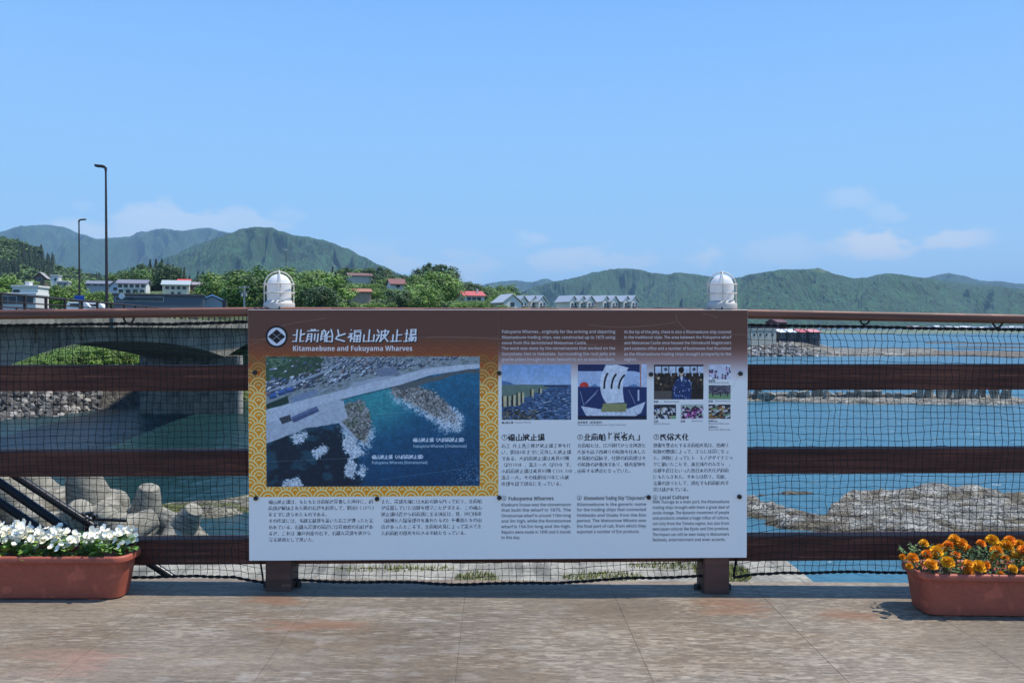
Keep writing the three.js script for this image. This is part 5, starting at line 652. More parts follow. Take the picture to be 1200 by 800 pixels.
// orange marigolds
{
  const Rx = 1.928, Rz = 0.168, Rw = 0.66, Rd = 0.200, Rh = 0.168;
  planter('terracotta plastic planter filled with orange marigolds', Rx, Rz, -0.02, Rw, Rd, Rh);
  srand(77);
  const petalG = (() => { const p = [], idx = [], N = 3, Mx = 4; for (let i = 0; i <= N; i++) for (let j = 0; j <= Mx; j++) { const t = i / N, s = j / Mx * 2 - 1, ww = 0.0062 * Math.pow(t, 0.5); p.push(s * ww, 0.0022 * t * Math.cos(s * 7) + t * t * 0.003, t * 0.0135 * (1 - 0.12 * s * s)); if (i && j) { const a = (i - 1) * (Mx + 1) + j - 1; idx.push(a, a + 1, a + Mx + 1, a + 1, a + Mx + 2, a + Mx + 1); } } const g = new THREE.BufferGeometry(); g.setAttribute('position', new THREE.Float32BufferAttribute(p, 3)); g.setIndex(idx); g.computeVertexNormals(); return g; })();
  const heads = [0, 1, 2].map(() => { const gs = []; for (let ring = 0; ring < 5; ring++) { const n = [13, 12, 10, 7, 4][ring], el = [0.12, -0.25, -0.6, -0.95, -1.3][ring]; for (let i = 0; i < n; i++) gs.push(put(petalG, 0, [0, 0.003, 0.005, 0.006, 0.0065][ring], 0, i / n * 6.283 + ring * 0.5 + rr(-0.15, 0.15), el + rr(-0.15, 0.15), (1.25 - ring * 0.09) * rr(0.88, 1.12))); } return plain(gs); });
  const calyx = new THREE.CylinderGeometry(0.006, 0.002, 0.014, 7).translate(0, -0.006, 0);
  const om = [[1.0, 0.42, 0.003], [1.0, 0.48, 0.004], [1.0, 0.35, 0.003], [1.0, 0.55, 0.006]].map(([r, g, b]) => { const m = new THREE.MeshPhysicalMaterial({ roughness: 0.9, transmission: 0.12, thickness: 0, ...DS }); m.color.setRGB(r, g, b); return m; });
  const lm = [leafMat(0.055, 0.15, 0.022), leafMat(0.09, 0.21, 0.03), leafMat(0.035, 0.10, 0.018)], sm = M(0.10, 0.17, 0.05, 0.7);
  const spots = [[1058, 651], [1083, 636], [1087, 649], [1091, 661], [1103, 643], [1097, 646], [1112, 638], [1119, 632], [1126, 637], [1111, 658], [1134, 643], [1134, 660], [1136, 669], [1147, 663], [1155, 661], [1163, 654], [1168, 645], [1163, 632], [1150, 636], [1180, 638], [1178, 653], [1192, 652], [1184, 633], [1195, 637], [1173, 671], [1187, 665], [1200, 645], [1208, 655], [1214, 638], [1222, 648], [1231, 640], [1239, 653], [1246, 643], [1252, 652], [1204, 668], [1066, 662], [1070, 653], [1226, 664], [1120, 650]];
  const plants = []; const N = 8;
  for (let k = 0; k < N; k++) {
    const cx = Rx - Rw / 2 + 0.055 + (Rw - 0.11) * k / (N - 1), cz = Rz + (k % 2 ? 0.022 : -0.022);
    const b = thing('marigold', 'leafy orange marigold plant with round ruffled blooms in terracotta planter', 'flower', [cx, deckY(cx) + Rh - 0.035, cz], 0, 'orange marigolds in the planter');
    const lg = [[], [], []]; for (let i = 0; i < 170; i++) { const a = rr(0, 6.28), r = Math.sqrt(rnd()) * 0.072, y = rr(0.01, 0.125) * (1 - r * 3.5); lg[i % 3].push(put(leafGeo(rr(0.014, 0.027), rr(0.005, 0.009), 0.3), Math.cos(a) * r, y, Math.sin(a) * r * 0.95, a + rr(-1, 1), rr(-0.8, 0.4), 1)); }
    lg.forEach((g, i) => part('leaves', plain(g), lm[i], b)); plants.push([cx, b]);
  }
  spots.forEach(([px, py], i) => {
    const dz = Rz + 0.045 - (py < 645 ? 0.075 : py < 656 ? 0.03 : -0.03) + rr(-0.012, 0.012), p = at(px, py, EYE.z - dz), [, b] = plants.reduce((q, w) => (Math.abs(w[0] - p.x) < Math.abs(q[0] - p.x) ? w : q));
    const l = p.clone().sub(b.position), f = part('flower', heads[i % 3], om[(i * 7) % 4], b), s = [1058, 1066, 1173].includes(px) ? 0.75 : rr(0.95, 1.5); f.position.copy(l).add(V(0, -0.006, 0)); f.scale.set(s, s, s); f.rotation.set(rr(0.1, 0.8), rr(-0.6, 0.6), 0, 'YXZ');
    part('calyx', calyx, sm, f);
    part('stem', tube([V(l.x * 0.25, 0, l.z * 0.25), V(l.x * 0.7, l.y * 0.5, l.z * 0.7), V(l.x, l.y - 0.012, l.z)], 0.0015, 5, 8), sm, b);
  });
}
// ---------------------------------------------------------------- road bridge on the left
const brD = (px) => 15159 / (473.5 - px), brX = (d) => lerp(xOf(0, 32), xOf(293, 84), (d - 32) / 52) + 0.25;
{
  const b = thing('road_bridge', 'concrete arched road bridge with dark railing crossing the river mouth', 'bridge');
  const y = (h) => EYE.y + h, conc = CONC(0.44, 0.42, 0.375, 0.35), girderMat = conc, brown = M(0.035, 0.024, 0.02, 0.6);
  const d0 = 14, d1 = 150, wid = 9.4, xo = (d, off) => brX(d) - off;          // off = how far in from the sea-side edge
  const soff = (d) => (d < 44.5 ? Math.max(-6, -0.66 - 0.0085 * Math.pow(44.5 - d, 2)) : d < 76 ? -0.66 - 0.0020 * Math.pow(d - 44.5, 2) : -0.66 - 0.0019 * Math.pow(Math.abs(d - 108), 2));
  const strip = (prof, n = 90) => grid(n, prof(d0).length - 1, (u, v, i, j) => { const d = lerp(d0, d1, u), q = prof(d)[j]; return [xo(d, q[0]), y(q[1]), zOf(d), d * 0.3, q[1] * 0.3 + q[0] * 0.3]; });
  part('edge_slab', strip(() => [[0.55, 0.75], [0, 0.75], [0, 0.75], [0, 0.13], [0, 0.13], [1.05, 0.10]]), conc, b);
  part('girder', strip((d) => [[1.05, 0.11], [1.05, soff(d)], [1.05, soff(d)], [wid - 0.9, soff(d)], [wid - 0.9, soff(d)], [wid - 0.9, 0.1]]), girderMat, b);
  part('roadway', strip(() => [[0.55, 0.70], [wid - 0.5, 0.70]]), M(0.06, 0.06, 0.062, 0.9), b);
  part('far_edge_slab', strip(() => [[wid - 0.9, 0.1], [wid, 0.1], [wid, 0.1], [wid, 0.8], [wid, 0.8], [wid - 0.5, 0.8]]), conc, b);
  for (let d = 16; d < 76; d += 5.2) part('girder_rib', box(0.12, 0.7, 0.22, xo(d, 1.02), y(-0.25), zOf(d)), girderMat, b);
  part('drain_pipe', box(0.3, 0.66, 0.22, xo(43.2, -0.06), y(0.42), zOf(43.2)), M(0.10, 0.12, 0.12, 0.7), b);
  // wall pier with rounded nose, and the near abutment
  for (const d of [76.4, 140]) { const sh = new THREE.Shape(); sh.moveTo(0, -0.55); sh.absarc(0, 0, 0.55, -Math.PI / 2, Math.PI / 2, false); sh.lineTo(-wid + 0.8, 0.55); sh.lineTo(-wid + 0.8, -0.55); const top = y(soff(d - 0.3) + 0.1), g = new THREE.ExtrudeGeometry(sh, { depth: top - SEA + 2, bevelEnabled: false, curveSegments: 10 }).rotateX(-Math.PI / 2); const pm = part('pier', g, conc, b); part('lit_nose_column', cyl(0.42, 0.42, top - SEA + 2, xo(d, -0.10), SEA - 2, zOf(d) + 0.2, 16), CONC(0.7, 0.68, 0.64, 0.4), b); pm.position.set(xo(d, 0.5), SEA - 2, zOf(d)); }  // paler column added at the pier nose, its sunlit look put into the colour
  // railing on both sides
  const rail = (off, d) => V(xo(d, off), 0, zOf(d));
  for (const off of [0.22, wid - 0.22]) {
    for (let d = off < 1 ? 16 : 26; d < 128; d += 2.0) part('railing_post', box(0.10, 0.74, 0.09, xo(d, off), y(0.75 + 0.36), zOf(d)), brown, b);
    for (const h of [0.90, 1.12, 1.43]) { const A = rail(off, 15), B = rail(off, 130); A.y = B.y = y(h); part('railing_bar', bar(A, B, h > 1.3 ? 0.05 : 0.03, 6), brown, b); }
  }
}
// street lamps
function streetLamp(label, foot, h, arm, r) {
  const L = thing('street_lamp', label, 'street lamp', foot, 0, 'street lamps by the bridge'), m = M(0.030, 0.022, 0.020, 0.5);
  part('pole', cyl(r, r * 0.55, h, 0, 0, 0, 12), m, L); part('pole_base', cyl(r * 1.7, r * 1.6, 0.25, 0, 0, 0, 12), m, L);
  const s = Math.sign(arm); part('arm', bar(V(0, h - 0.06, 0), V(arm * 0.45, h + 0.05, 0), 0.045, 8), m, L);
  const head = rbox(Math.abs(arm), 0.13, 0.30, 0.04, 0, 0, 0); head.rotateZ(-s * -0.10); head.translate(arm * 0.62, h + 0.07, 0); part('lamp_head', head, m, L);
  part('collar', cyl(r * 0.75, r * 0.75, 0.2, 0, h - 0.2, 0, 12), m, L);
}
{ const d = 43.5; streetLamp('tall dark street lamp on the bridge, its arm pointing left', [xOf(125, d), EYE.y + 0.74, zOf(d)], 8.02, -0.50, 0.085); }
{ const d = 82; const p = at(92, 258, d); streetLamp('farther dark street lamp behind the bridge, its arm pointing right', [p.x, EYE.y + 0.9, p.z], p.y - EYE.y - 0.9, 0.62, 0.11); }
// white cars parked behind the bridge
function parkedCar(label, px, d, turn) {
  const c = thing('parked_car', label, 'car', [xOf(px, d), landY(px, d) + 0.02, zOf(d)], turn, 'cars parked behind the bridge');
  const wm = M(0.74, 0.75, 0.76, 0.3), gm = M(0.02, 0.025, 0.03, 0.08), tm = M(0.015, 0.015, 0.015, 0.9), sh = new THREE.Shape();
  [[-1.7, 0.25], [1.7, 0.25], [1.72, 0.72], [1.1, 0.85], [0.6, 1.42], [-1.4, 1.46], [-1.7, 1.0]].forEach(([a, q], i) => (i ? sh.lineTo(a, q) : sh.moveTo(a, q))); sh.closePath();
  part('body', new THREE.ExtrudeGeometry(sh, { depth: 1.34, bevelEnabled: true, bevelSize: 0.05, bevelThickness: 0.05, bevelSegments: 2 }).translate(0, 0, -0.67), wm, c);
  for (const s of [-1, 1]) { part('side_window', rbox(1.5, 0.34, 0.02, 0.008, -0.45, 1.15, s * 0.728), gm, c); for (const q of [-1.05, 1.05]) part('wheel', cyl(0.27, 0.27, 0.16, 0, -0.08, 0, 16).rotateX(Math.PI / 2).translate(q, 0.27, s * 0.66), tm, c); }
}
parkedCar('white compact car parked below the blue sign behind the bridge', 96, 102, 0.2); parkedCar('white compact car parked beside the street lamp pole', 113, 103, 0.1);

// ---------------------------------------------------------------- trees
srand(2024);
const leafQ = (n, f) => { const p = new Float32Array(n * 12), nn = new Float32Array(n * 12), c = new Float32Array(n * 12), idx = new Uint32Array(n * 6); for (let i = 0; i < n; i++) { const { o, s, nrm, col } = f(i); const t = V(nrm.y + 0.3, -nrm.x + 0.2, nrm.z * 0.4 + rr(-0.6, 0.6)).cross(nrm).normalize(), b = nrm.clone().cross(t).normalize(), w = s * rr(0.6, 1); [[-1, -0.15], [0.05, -0.8], [1, 0.12], [-0.05, 0.8]].forEach(([a, q], k) => { const e = i * 12 + k * 3; p[e] = o.x + t.x * a * w + b.x * q * s; p[e + 1] = o.y + t.y * a * w + b.y * q * s; p[e + 2] = o.z + t.z * a * w + b.z * q * s; nn.set([nrm.x, nrm.y, nrm.z], e); c.set(col, e); }); idx.set([0, 1, 2, 0, 2, 3].map((k) => k + i * 4), i * 6); } const g = new THREE.BufferGeometry(); g.setAttribute('position', new THREE.BufferAttribute(p, 3)); g.setAttribute('normal', new THREE.BufferAttribute(nn, 3)); g.setAttribute('color', new THREE.BufferAttribute(c, 3)); g.setIndex(new THREE.BufferAttribute(idx, 1)); return g; };
const foliageMat = new THREE.MeshPhysicalMaterial({ vertexColors: true, roughness: 0.75, transmission: 0.22, thickness: 0, side: THREE.DoubleSide });
const barkMat = M(0.07, 0.055, 0.04, 0.95);
function crownGeo(base, spread, clumps, per, leaf) {       // unit crown: about 1 wide, 0..1 high
  const cs = []; for (let i = 0; i < clumps; i++) { let q; do q = V(rr(-1, 1), rr(-0.75, 1), rr(-1, 1)); while (q.lengthSq() > 1 || q.lengthSq() < 0.18); const r = rr(0.08, 0.21) * (1.2 - 0.4 * Math.abs(q.y)); cs.push([V(q.x * 0.46 * spread, 0.56 + q.y * 0.38 * rr(0.75, 1.1), q.z * 0.46 * spread), r, rr(0.6, 1.35)]); }
  return leafQ(clumps * per, (i) => { const [o, r, k] = cs[i % clumps]; const d = V(rr(-1, 1), rr(-0.8, 1), rr(-1, 1)).normalize(); const p = o.clone().addScaledVector(d, r * rr(0.55, 1.05)); const nrm = d.clone().add(V(rr(-0.5, 0.5), rr(0, 0.7), rr(-0.5, 0.5))).normalize(); const v = k * rr(0.75, 1.25); return { o: p, s: leaf * rr(0.7, 1.3), nrm, col: [base[0] * v, base[1] * v, base[2] * v * rr(0.8, 1.1)] }; });
}
function coniferGeo(base) { return leafQ(900, () => { const t = Math.pow(rnd(), 0.75), h = 1 - t, a = rr(0, 6.28), tier = 0.82 + 0.25 * Math.cos(t * 44), r = 0.21 * Math.pow(t, 0.85) * tier * rr(0.45, 1); const d = V(Math.cos(a), 0, Math.sin(a)); const v = rr(0.7, 1.25); return { o: V(d.x * r, h * 0.97 + 0.02 - r * 0.12, d.z * r), s: rr(0.018, 0.034), nrm: d.clone().add(V(0, rr(0.2, 0.9), 0)).normalize(), col: [base[0] * v, base[1] * v, base[2] * v] }; }); }
const trunkGeo = () => plain([cyl(0.03, 0.016, 0.55, 0, 0, 0, 7), bar(V(0, 0.3, 0), V(0.16, 0.58, 0.05), 0.011, 5), bar(V(0, 0.34, 0), V(-0.15, 0.62, -0.06), 0.011, 5), bar(V(0, 0.4, 0), V(0.02, 0.72, 0.12), 0.010, 5)]);
const TG = trunkGeo();
const KINDS = [
  { name: 'broadleaf_tree', label: 'bright green broadleaf tree on the slope above the bridge', group: 'bright green trees on the town slope', g: [0, 1, 2].map(() => crownGeo([0.150, 0.262, 0.032], 1.15, 46, 72, 0.027)) },
  { name: 'broadleaf_tree', label: 'mid green rounded broadleaf tree on the town hillside', group: 'mid green trees on the town slope', g: [0, 1, 2].map(() => crownGeo([0.092, 0.176, 0.028], 1.1, 46, 72, 0.027)) },
  { name: 'broadleaf_tree', label: 'dark green dense broadleaf tree on the town hillside', group: 'dark green trees on the town slope', g: [0, 1, 2].map(() => crownGeo([0.050, 0.105, 0.024], 1.0, 40, 80, 0.027)) },
  { name: 'conifer_tree', label: 'dark pointed conifer standing behind the town houses', group: 'conifers behind the town', g: [0, 1].map(() => coniferGeo([0.022, 0.050, 0.018])) },
];
const protoTrees = KINDS.map((k) => k.g.map((g) => { const t = new THREE.Group(); part('trunk', TG, barkMat, t); part('crown', g, foliageMat, t); return t; }));
const SEEN = [[421, 13, 236, 325], [464, 10, 200, 331], [421, 13, 172, 346], [553, 14, 190, 345], [157, 18, 165, 334], [207, 26, 172, 336], [49, 7, 215, 324], [66, 5, 200, 326], [118, 16, 185, 333], [594, 14, 178, 350], [617, 16, 206, 352]];   // houses the trees leave in view: bearing, half width, distance, roof line
function tree(kind, px, d, h, w, y) {
  for (const [hp, hw, hd, hpy] of SEEN) if (d < hd && d > 90 && Math.abs(px - hp) < hw + w * 0.42 / d * F && landY(px, d) + h > EYE.y + (386 - hpy - 4) / F * d) { h = Math.max(2.2, EYE.y + (386 - hpy - 5) / F * d - landY(px, d)); w = Math.min(w, h * 1.3); if (landY(px, d) + h > EYE.y + (386 - hpy - 2) / F * d) return null; }
  const K = KINDS[kind], o = pick(protoTrees[kind]).clone(); o.name = numbered(K.name);
  const size = kind === 3 ? (h > 12 ? 'tall' : 'shorter') : h < 4.6 ? 'small' : h > 7.4 ? 'tall' : 'rounded', place = px < 62 ? 'around the white flat roofed building' : px < 140 ? 'below the street lamps behind the bridge' : px < 262 ? 'among the houses behind the dark shed' : px < 340 ? 'beside the utility pole and left globe lamp' : px < 575 ? 'on the wooded hill above the board' : 'beside the white gabled houses';
  const label = `${size} ${['bright green broadleaf', 'mid green broadleaf', 'dark green broadleaf', 'dark pointed conifer'][kind]} tree ${place}`; tag(o, label, 'tree', `${label}, alike ones`); scene.add(o);
  o.position.set(xOf(px, d), (y ?? landY(px, d)) - 0.25, zOf(d)); o.rotation.y = rr(0, 6.28); o.scale.set(w, h, w); return o;
}
srand(31);
// slope behind the bridge and above the board: rows from far to near
for (const [d, a, b, n] of [[243, 290, 575, 27], [226, 275, 600, 26], [205, 255, 610, 24], [184, 270, 615, 23], [163, 275, 600, 20], [143, 268, 590, 18], [126, 262, 580, 15]]) for (let i = 0; i < n; i++) {
  const px = lerp(a, b, (i + rr(0.1, 0.9)) / n), dd = d + rr(-8, 8), r = rnd(), h = rr(5.2, 8.6) * (px > 560 ? 0.62 : 1);
  tree(d > 200 ? (r < 0.25 ? 0 : r < 0.6 ? 1 : 2) : (r < 0.5 ? 0 : r < 0.85 ? 1 : 2), px, dd, h, h * rr(1.0, 1.35));
}
for (let i = 0; i < 46; i++) { const px = lerp(305, 800, (i + rr(0, 1)) / 46), d = rr(100, 128), h = Math.min(rr(2.4, 4.6), EYE.y + 22 / F * d - landY(px, d)); if (h > 1.2) tree(pick([0, 1, 1, 2]), px, d, h, h * rr(1.2, 1.7)); }   // scrub along the shore road
for (const [px, d, h] of [[498, 238, 9.5], [510, 240, 10.5], [518, 236, 10], [455, 242, 8], [440, 240, 8.2], [405, 244, 8]]) tree(2, px, d, h, h * 1.0);
// around the houses on the left
for (const [px, d, h, k] of [[8, 150, 7.5, 0], [-12, 140, 8, 0], [24, 170, 6, 1], [40, 190, 6, 1], [60, 128, 6.5, 0], [70, 120, 6, 0], [80, 118, 6.2, 0], [100, 116, 6.4, 0], [112, 115, 5.8, 0], [124, 118, 6.2, 0], [134, 121, 5.4, 0], [72, 210, 9, 1], [84, 215, 8.5, 0], [95, 235, 8, 1], [108, 240, 9, 1], [118, 236, 8, 2], [130, 246, 9, 1], [176, 112, 4.6, 0], [184, 114, 5.0, 0], [192, 116, 4.5, 0], [150, 250, 9.5, 1], [160, 240, 8, 1], [234, 138, 5.6, 0], [242, 142, 5.6, 0], [250, 136, 5.8, 0], [260, 132, 6, 0], [258, 190, 8, 1], [270, 180, 8, 1], [246, 210, 7, 1], [262, 150, 6, 0], [274, 138, 6.2, 1], [286, 126, 5, 0], [295, 128, 6.4, 0], [166, 118, 3.6, 0], [160, 116, 3.4, 0]]) tree(k, px, d, h, h * rr(1.1, 1.4));
for (const [px, d, h] of [[176, 262, 14], [170, 268, 13], [183, 265, 14.5], [190, 262, 14], [197, 268, 13.5], [203, 264, 12.5], [210, 270, 12], [166, 262, 12], [222, 268, 10], [232, 266, 11], [238, 270, 12], [244, 264, 11], [216, 262, 11.5], [157, 240, 8.5], [251, 268, 9.5], [258, 272, 9], [265, 268, 9], [272, 270, 9], [279, 268, 8.5], [138, 268, 9], [128, 272, 10], [120, 268, 10], [346, 262, 10.5], [390, 262, 12], [395, 265, 10]]) tree(3, px, d, h, h * rr(0.95, 1.2));
for (const [px, d, h] of [[172, 258, 12], [188, 258, 12.5], [200, 257, 11.5], [240, 258, 9.5], [248, 256, 9.5]]) tree(2, px, d, h, h * 0.85);
// by the white gabled houses
for (const [px, d, h, k] of [[636, 232, 4.2, 2], [630, 228, 4, 1], [642, 236, 3.6, 2], [716, 205, 3.0, 1], [722, 207, 2.8, 1], [733, 207, 3.2, 0], [738, 205, 2.8, 1], [748, 214, 3.4, 2], [756, 216, 2.6, 2], [590, 190, 3.2, 0], [598, 188, 3.0, 1], [606, 186, 2.6, 0], [664, 200, 2.2, 1], [680, 204, 2.0, 0], [700, 203, 2.4, 1], [580, 215, 6, 1], [588, 222, 6.2, 0], [596, 226, 5.6, 1], [604, 230, 5.2, 2], [612, 233, 4.6, 1], [640, 226, 4.4, 1], [646, 230, 3.8, 0], [634, 240, 5.4, 1], [624, 238, 5.2, 1], [603, 240, 6.4, 0], [592, 242, 7, 1], [584, 244, 7.4, 0], [750, 210, 3.2, 1], [690, 226, 3.4, 2], [647, 214, 3.2, 2]]) tree(k, px, d, h, h * rr(1.1, 1.4));
// the wood on the hill behind
{
  srand(6); const n = 5200, bl = crownGeo([0.095, 0.165, 0.030], 1.1, 12, 16, 0.1), cf = coniferGeo([0.03, 0.06, 0.02]);
  const mk = (nm, geo, list, label) => { const im = new THREE.InstancedMesh(geo, foliageMat, list.length), m4 = new THREE.Matrix4(); list.forEach((a, i) => { m4.compose(V(a[0], a[1], a[2]), new THREE.Quaternion().setFromAxisAngle(V(0, 1, 0), a[5]), V(a[4], a[3], a[4])); im.setMatrixAt(i, m4); const k = a[6]; im.setColorAt(i, new THREE.Color().setRGB(k, k, k * 0.9)); }); im.name = nm; scene.add(shade(im)); tag(im, label, 'wood', undefined, 'stuff'); };
  const A = [], B = []; for (let i = 0; i < n; i++) { const px = rr(-330, 250), d = rr(360, 775), q = fbm(px / 28, d / 60, 3, 12), band = px > 22 && px < 62 && d > 560 && d < 720; const clear = fbm(px / 14 + 7, d / 40, 2, 15) > 0.6 && !band; if (clear) continue; const con = band || q > 0.68, h = con ? rr(9, 15) : rr(6, 10); (con ? B : A).push([xOf(px, d), hillAt(px, d) - 0.6, zOf(d), h, con ? h * 1.1 : h * rr(1.0, 1.4), rr(0, 6.28), rr(0.7, 1.35)]); }
  mk('broadleaf_wood', bl, A, 'far-off broadleaf wood covering the hill behind the town'); mk('conifer_wood', cf, B, 'far-off dark conifer plantation on the hill behind the town');
}
// bush seen under the bridge, scrub along the bank
{
  srand(12); const list = []; const mk = (px, py, d, s, k) => { const p = at(px, py, d); const o = pick(protoTrees[k]).clone(); o.name = numbered('shrub'); tag(o, 'bright green shrub on the bank seen under the bridge', 'shrub', 'shrubs under the bridge'); scene.add(o); o.position.set(p.x, SEA + 2.9, p.z); o.scale.set(s * 1.25, Math.max(1, p.y - SEA - 2.9), s * 1.25); o.rotation.y = rr(0, 6); };
  for (const [px, py, d, s] of [[46, 417, 80, 2.2], [60, 411, 82, 2.6], [74, 407, 84, 2.8], [88, 404, 85, 3], [102, 402, 86, 3], [116, 402, 87, 3], [130, 404, 89, 3], [144, 407, 91, 2.8], [156, 411, 92, 2.6], [30, 421, 80, 1.8], [16, 424, 79, 2], [0, 425, 78, 2], [-16, 425, 77, 2]]) { mk(px, py - 1, d, s, 0); mk(px + 6, py + 1, d - 2, s, 0); }
  const em = grid(50, 8, (u, v) => { const px = lerp(-260, 330, u), dl = lut([[-260, 64], [0, 71.5], [60, 74], [110, 79], [180, 86], [330, 94]])(px), d = dl + lerp(20, 6, v); return [xOf(px, d), SEA + 3.05 + 3.4 * sstep(6, 16, d - dl) + (fbm(px / 9, d, 3, 3) - 0.5) * 0.8, zOf(d)]; });
  struct('bank_slope', em, M(0.045, 0.06, 0.025, 0.95));
}

// ---------------------------------------------------------------- buildings
const WALLW = M(0.66, 0.65, 0.61, 0.85), GLASS = M(0.03, 0.04, 0.05, 0.12), FRAME = M(0.5, 0.5, 0.5, 0.6);
function house(name, label, px, d, w, dep, h, rise, o = {}) {
  // gable runs along x (o.along = 'x') or towards us ('z'); base at the ground, centred on px
  const y = o.y ?? Math.min(landY(px, d), landY(px, d - dep)) , H = thing(name, label, 'building', [xOf(px, d), y, zOf(d)], o.turn ?? 0.32, o.group);
  const wall = o.wall || WALLW, roof = o.roof || M(0.22, 0.23, 0.25, 0.6), sink = 2.4;
  part('wall', box(w, h + sink, dep, 0, (h - sink) / 2, 0), wall, H);
  const ov = 0.45;
  if (rise > 0) {
    const along = o.along || 'x', L = (along === 'x' ? w : dep) + ov * 1.4, Wd = (along === 'x' ? dep : w);
    const sh = new THREE.Shape(); sh.moveTo(-Wd / 2 - ov, -0.02); sh.lineTo(0, rise + 0.10); sh.lineTo(Wd / 2 + ov, -0.02); sh.lineTo(Wd / 2 + ov, 0.14); sh.lineTo(0, rise + 0.30); sh.lineTo(-Wd / 2 - ov, 0.14);
    const g = new THREE.ExtrudeGeometry(sh, { depth: L, bevelEnabled: false }).translate(0, 0, -L / 2); if (along === 'x') g.rotateY(Math.PI / 2); part('roof', g.translate(0, h, 0), roof, H);
    const gs = new THREE.Shape(); gs.moveTo(-Wd / 2, 0); gs.lineTo(0, rise); gs.lineTo(Wd / 2, 0); const gg = new THREE.ExtrudeGeometry(gs, { depth: (along === 'x' ? w : dep) - 0.004, bevelEnabled: false }).translate(0, 0, -((along === 'x' ? w : dep) - 0.004) / 2); if (along === 'x') gg.rotateY(Math.PI / 2); part('gable', gg.translate(0, h + 0.002, 0), wall, H);
  } else part('roof', rbox(w + 0.3, 0.3, dep + 0.3, 0.04, 0, h + 0.15, 0, 1), roof, H);
  for (const [cx, cy, ww, hh] of o.windows || []) { const f = part('window', box(ww + 0.12, hh + 0.12, 0.06, cx, cy, dep / 2 + 0.03), FRAME, H); part('pane', box(ww, hh, 0.03, cx, cy, dep / 2 + 0.062), GLASS, f); }
  for (const [cz, cy, ww, hh] of o.sideWindows || []) { const f = part('window', box(0.06, hh + 0.12, ww + 0.12, w / 2 + 0.03, cy, cz), FRAME, H); part('pane', box(0.03, hh, ww, w / 2 + 0.062, cy, cz), GLASS, f); }
  return H;
}
const row = (n, w, y, ww, hh) => [...Array(n)].map((_, i) => [-w / 2 + w * (i + 0.5) / n, y, ww, hh]);
const topAt = (px, py, d) => at(px, py, d).y;
const W = (pxw, d) => pxw * d / F;
const base = (px, d) => landY(px, d) - 0.3;
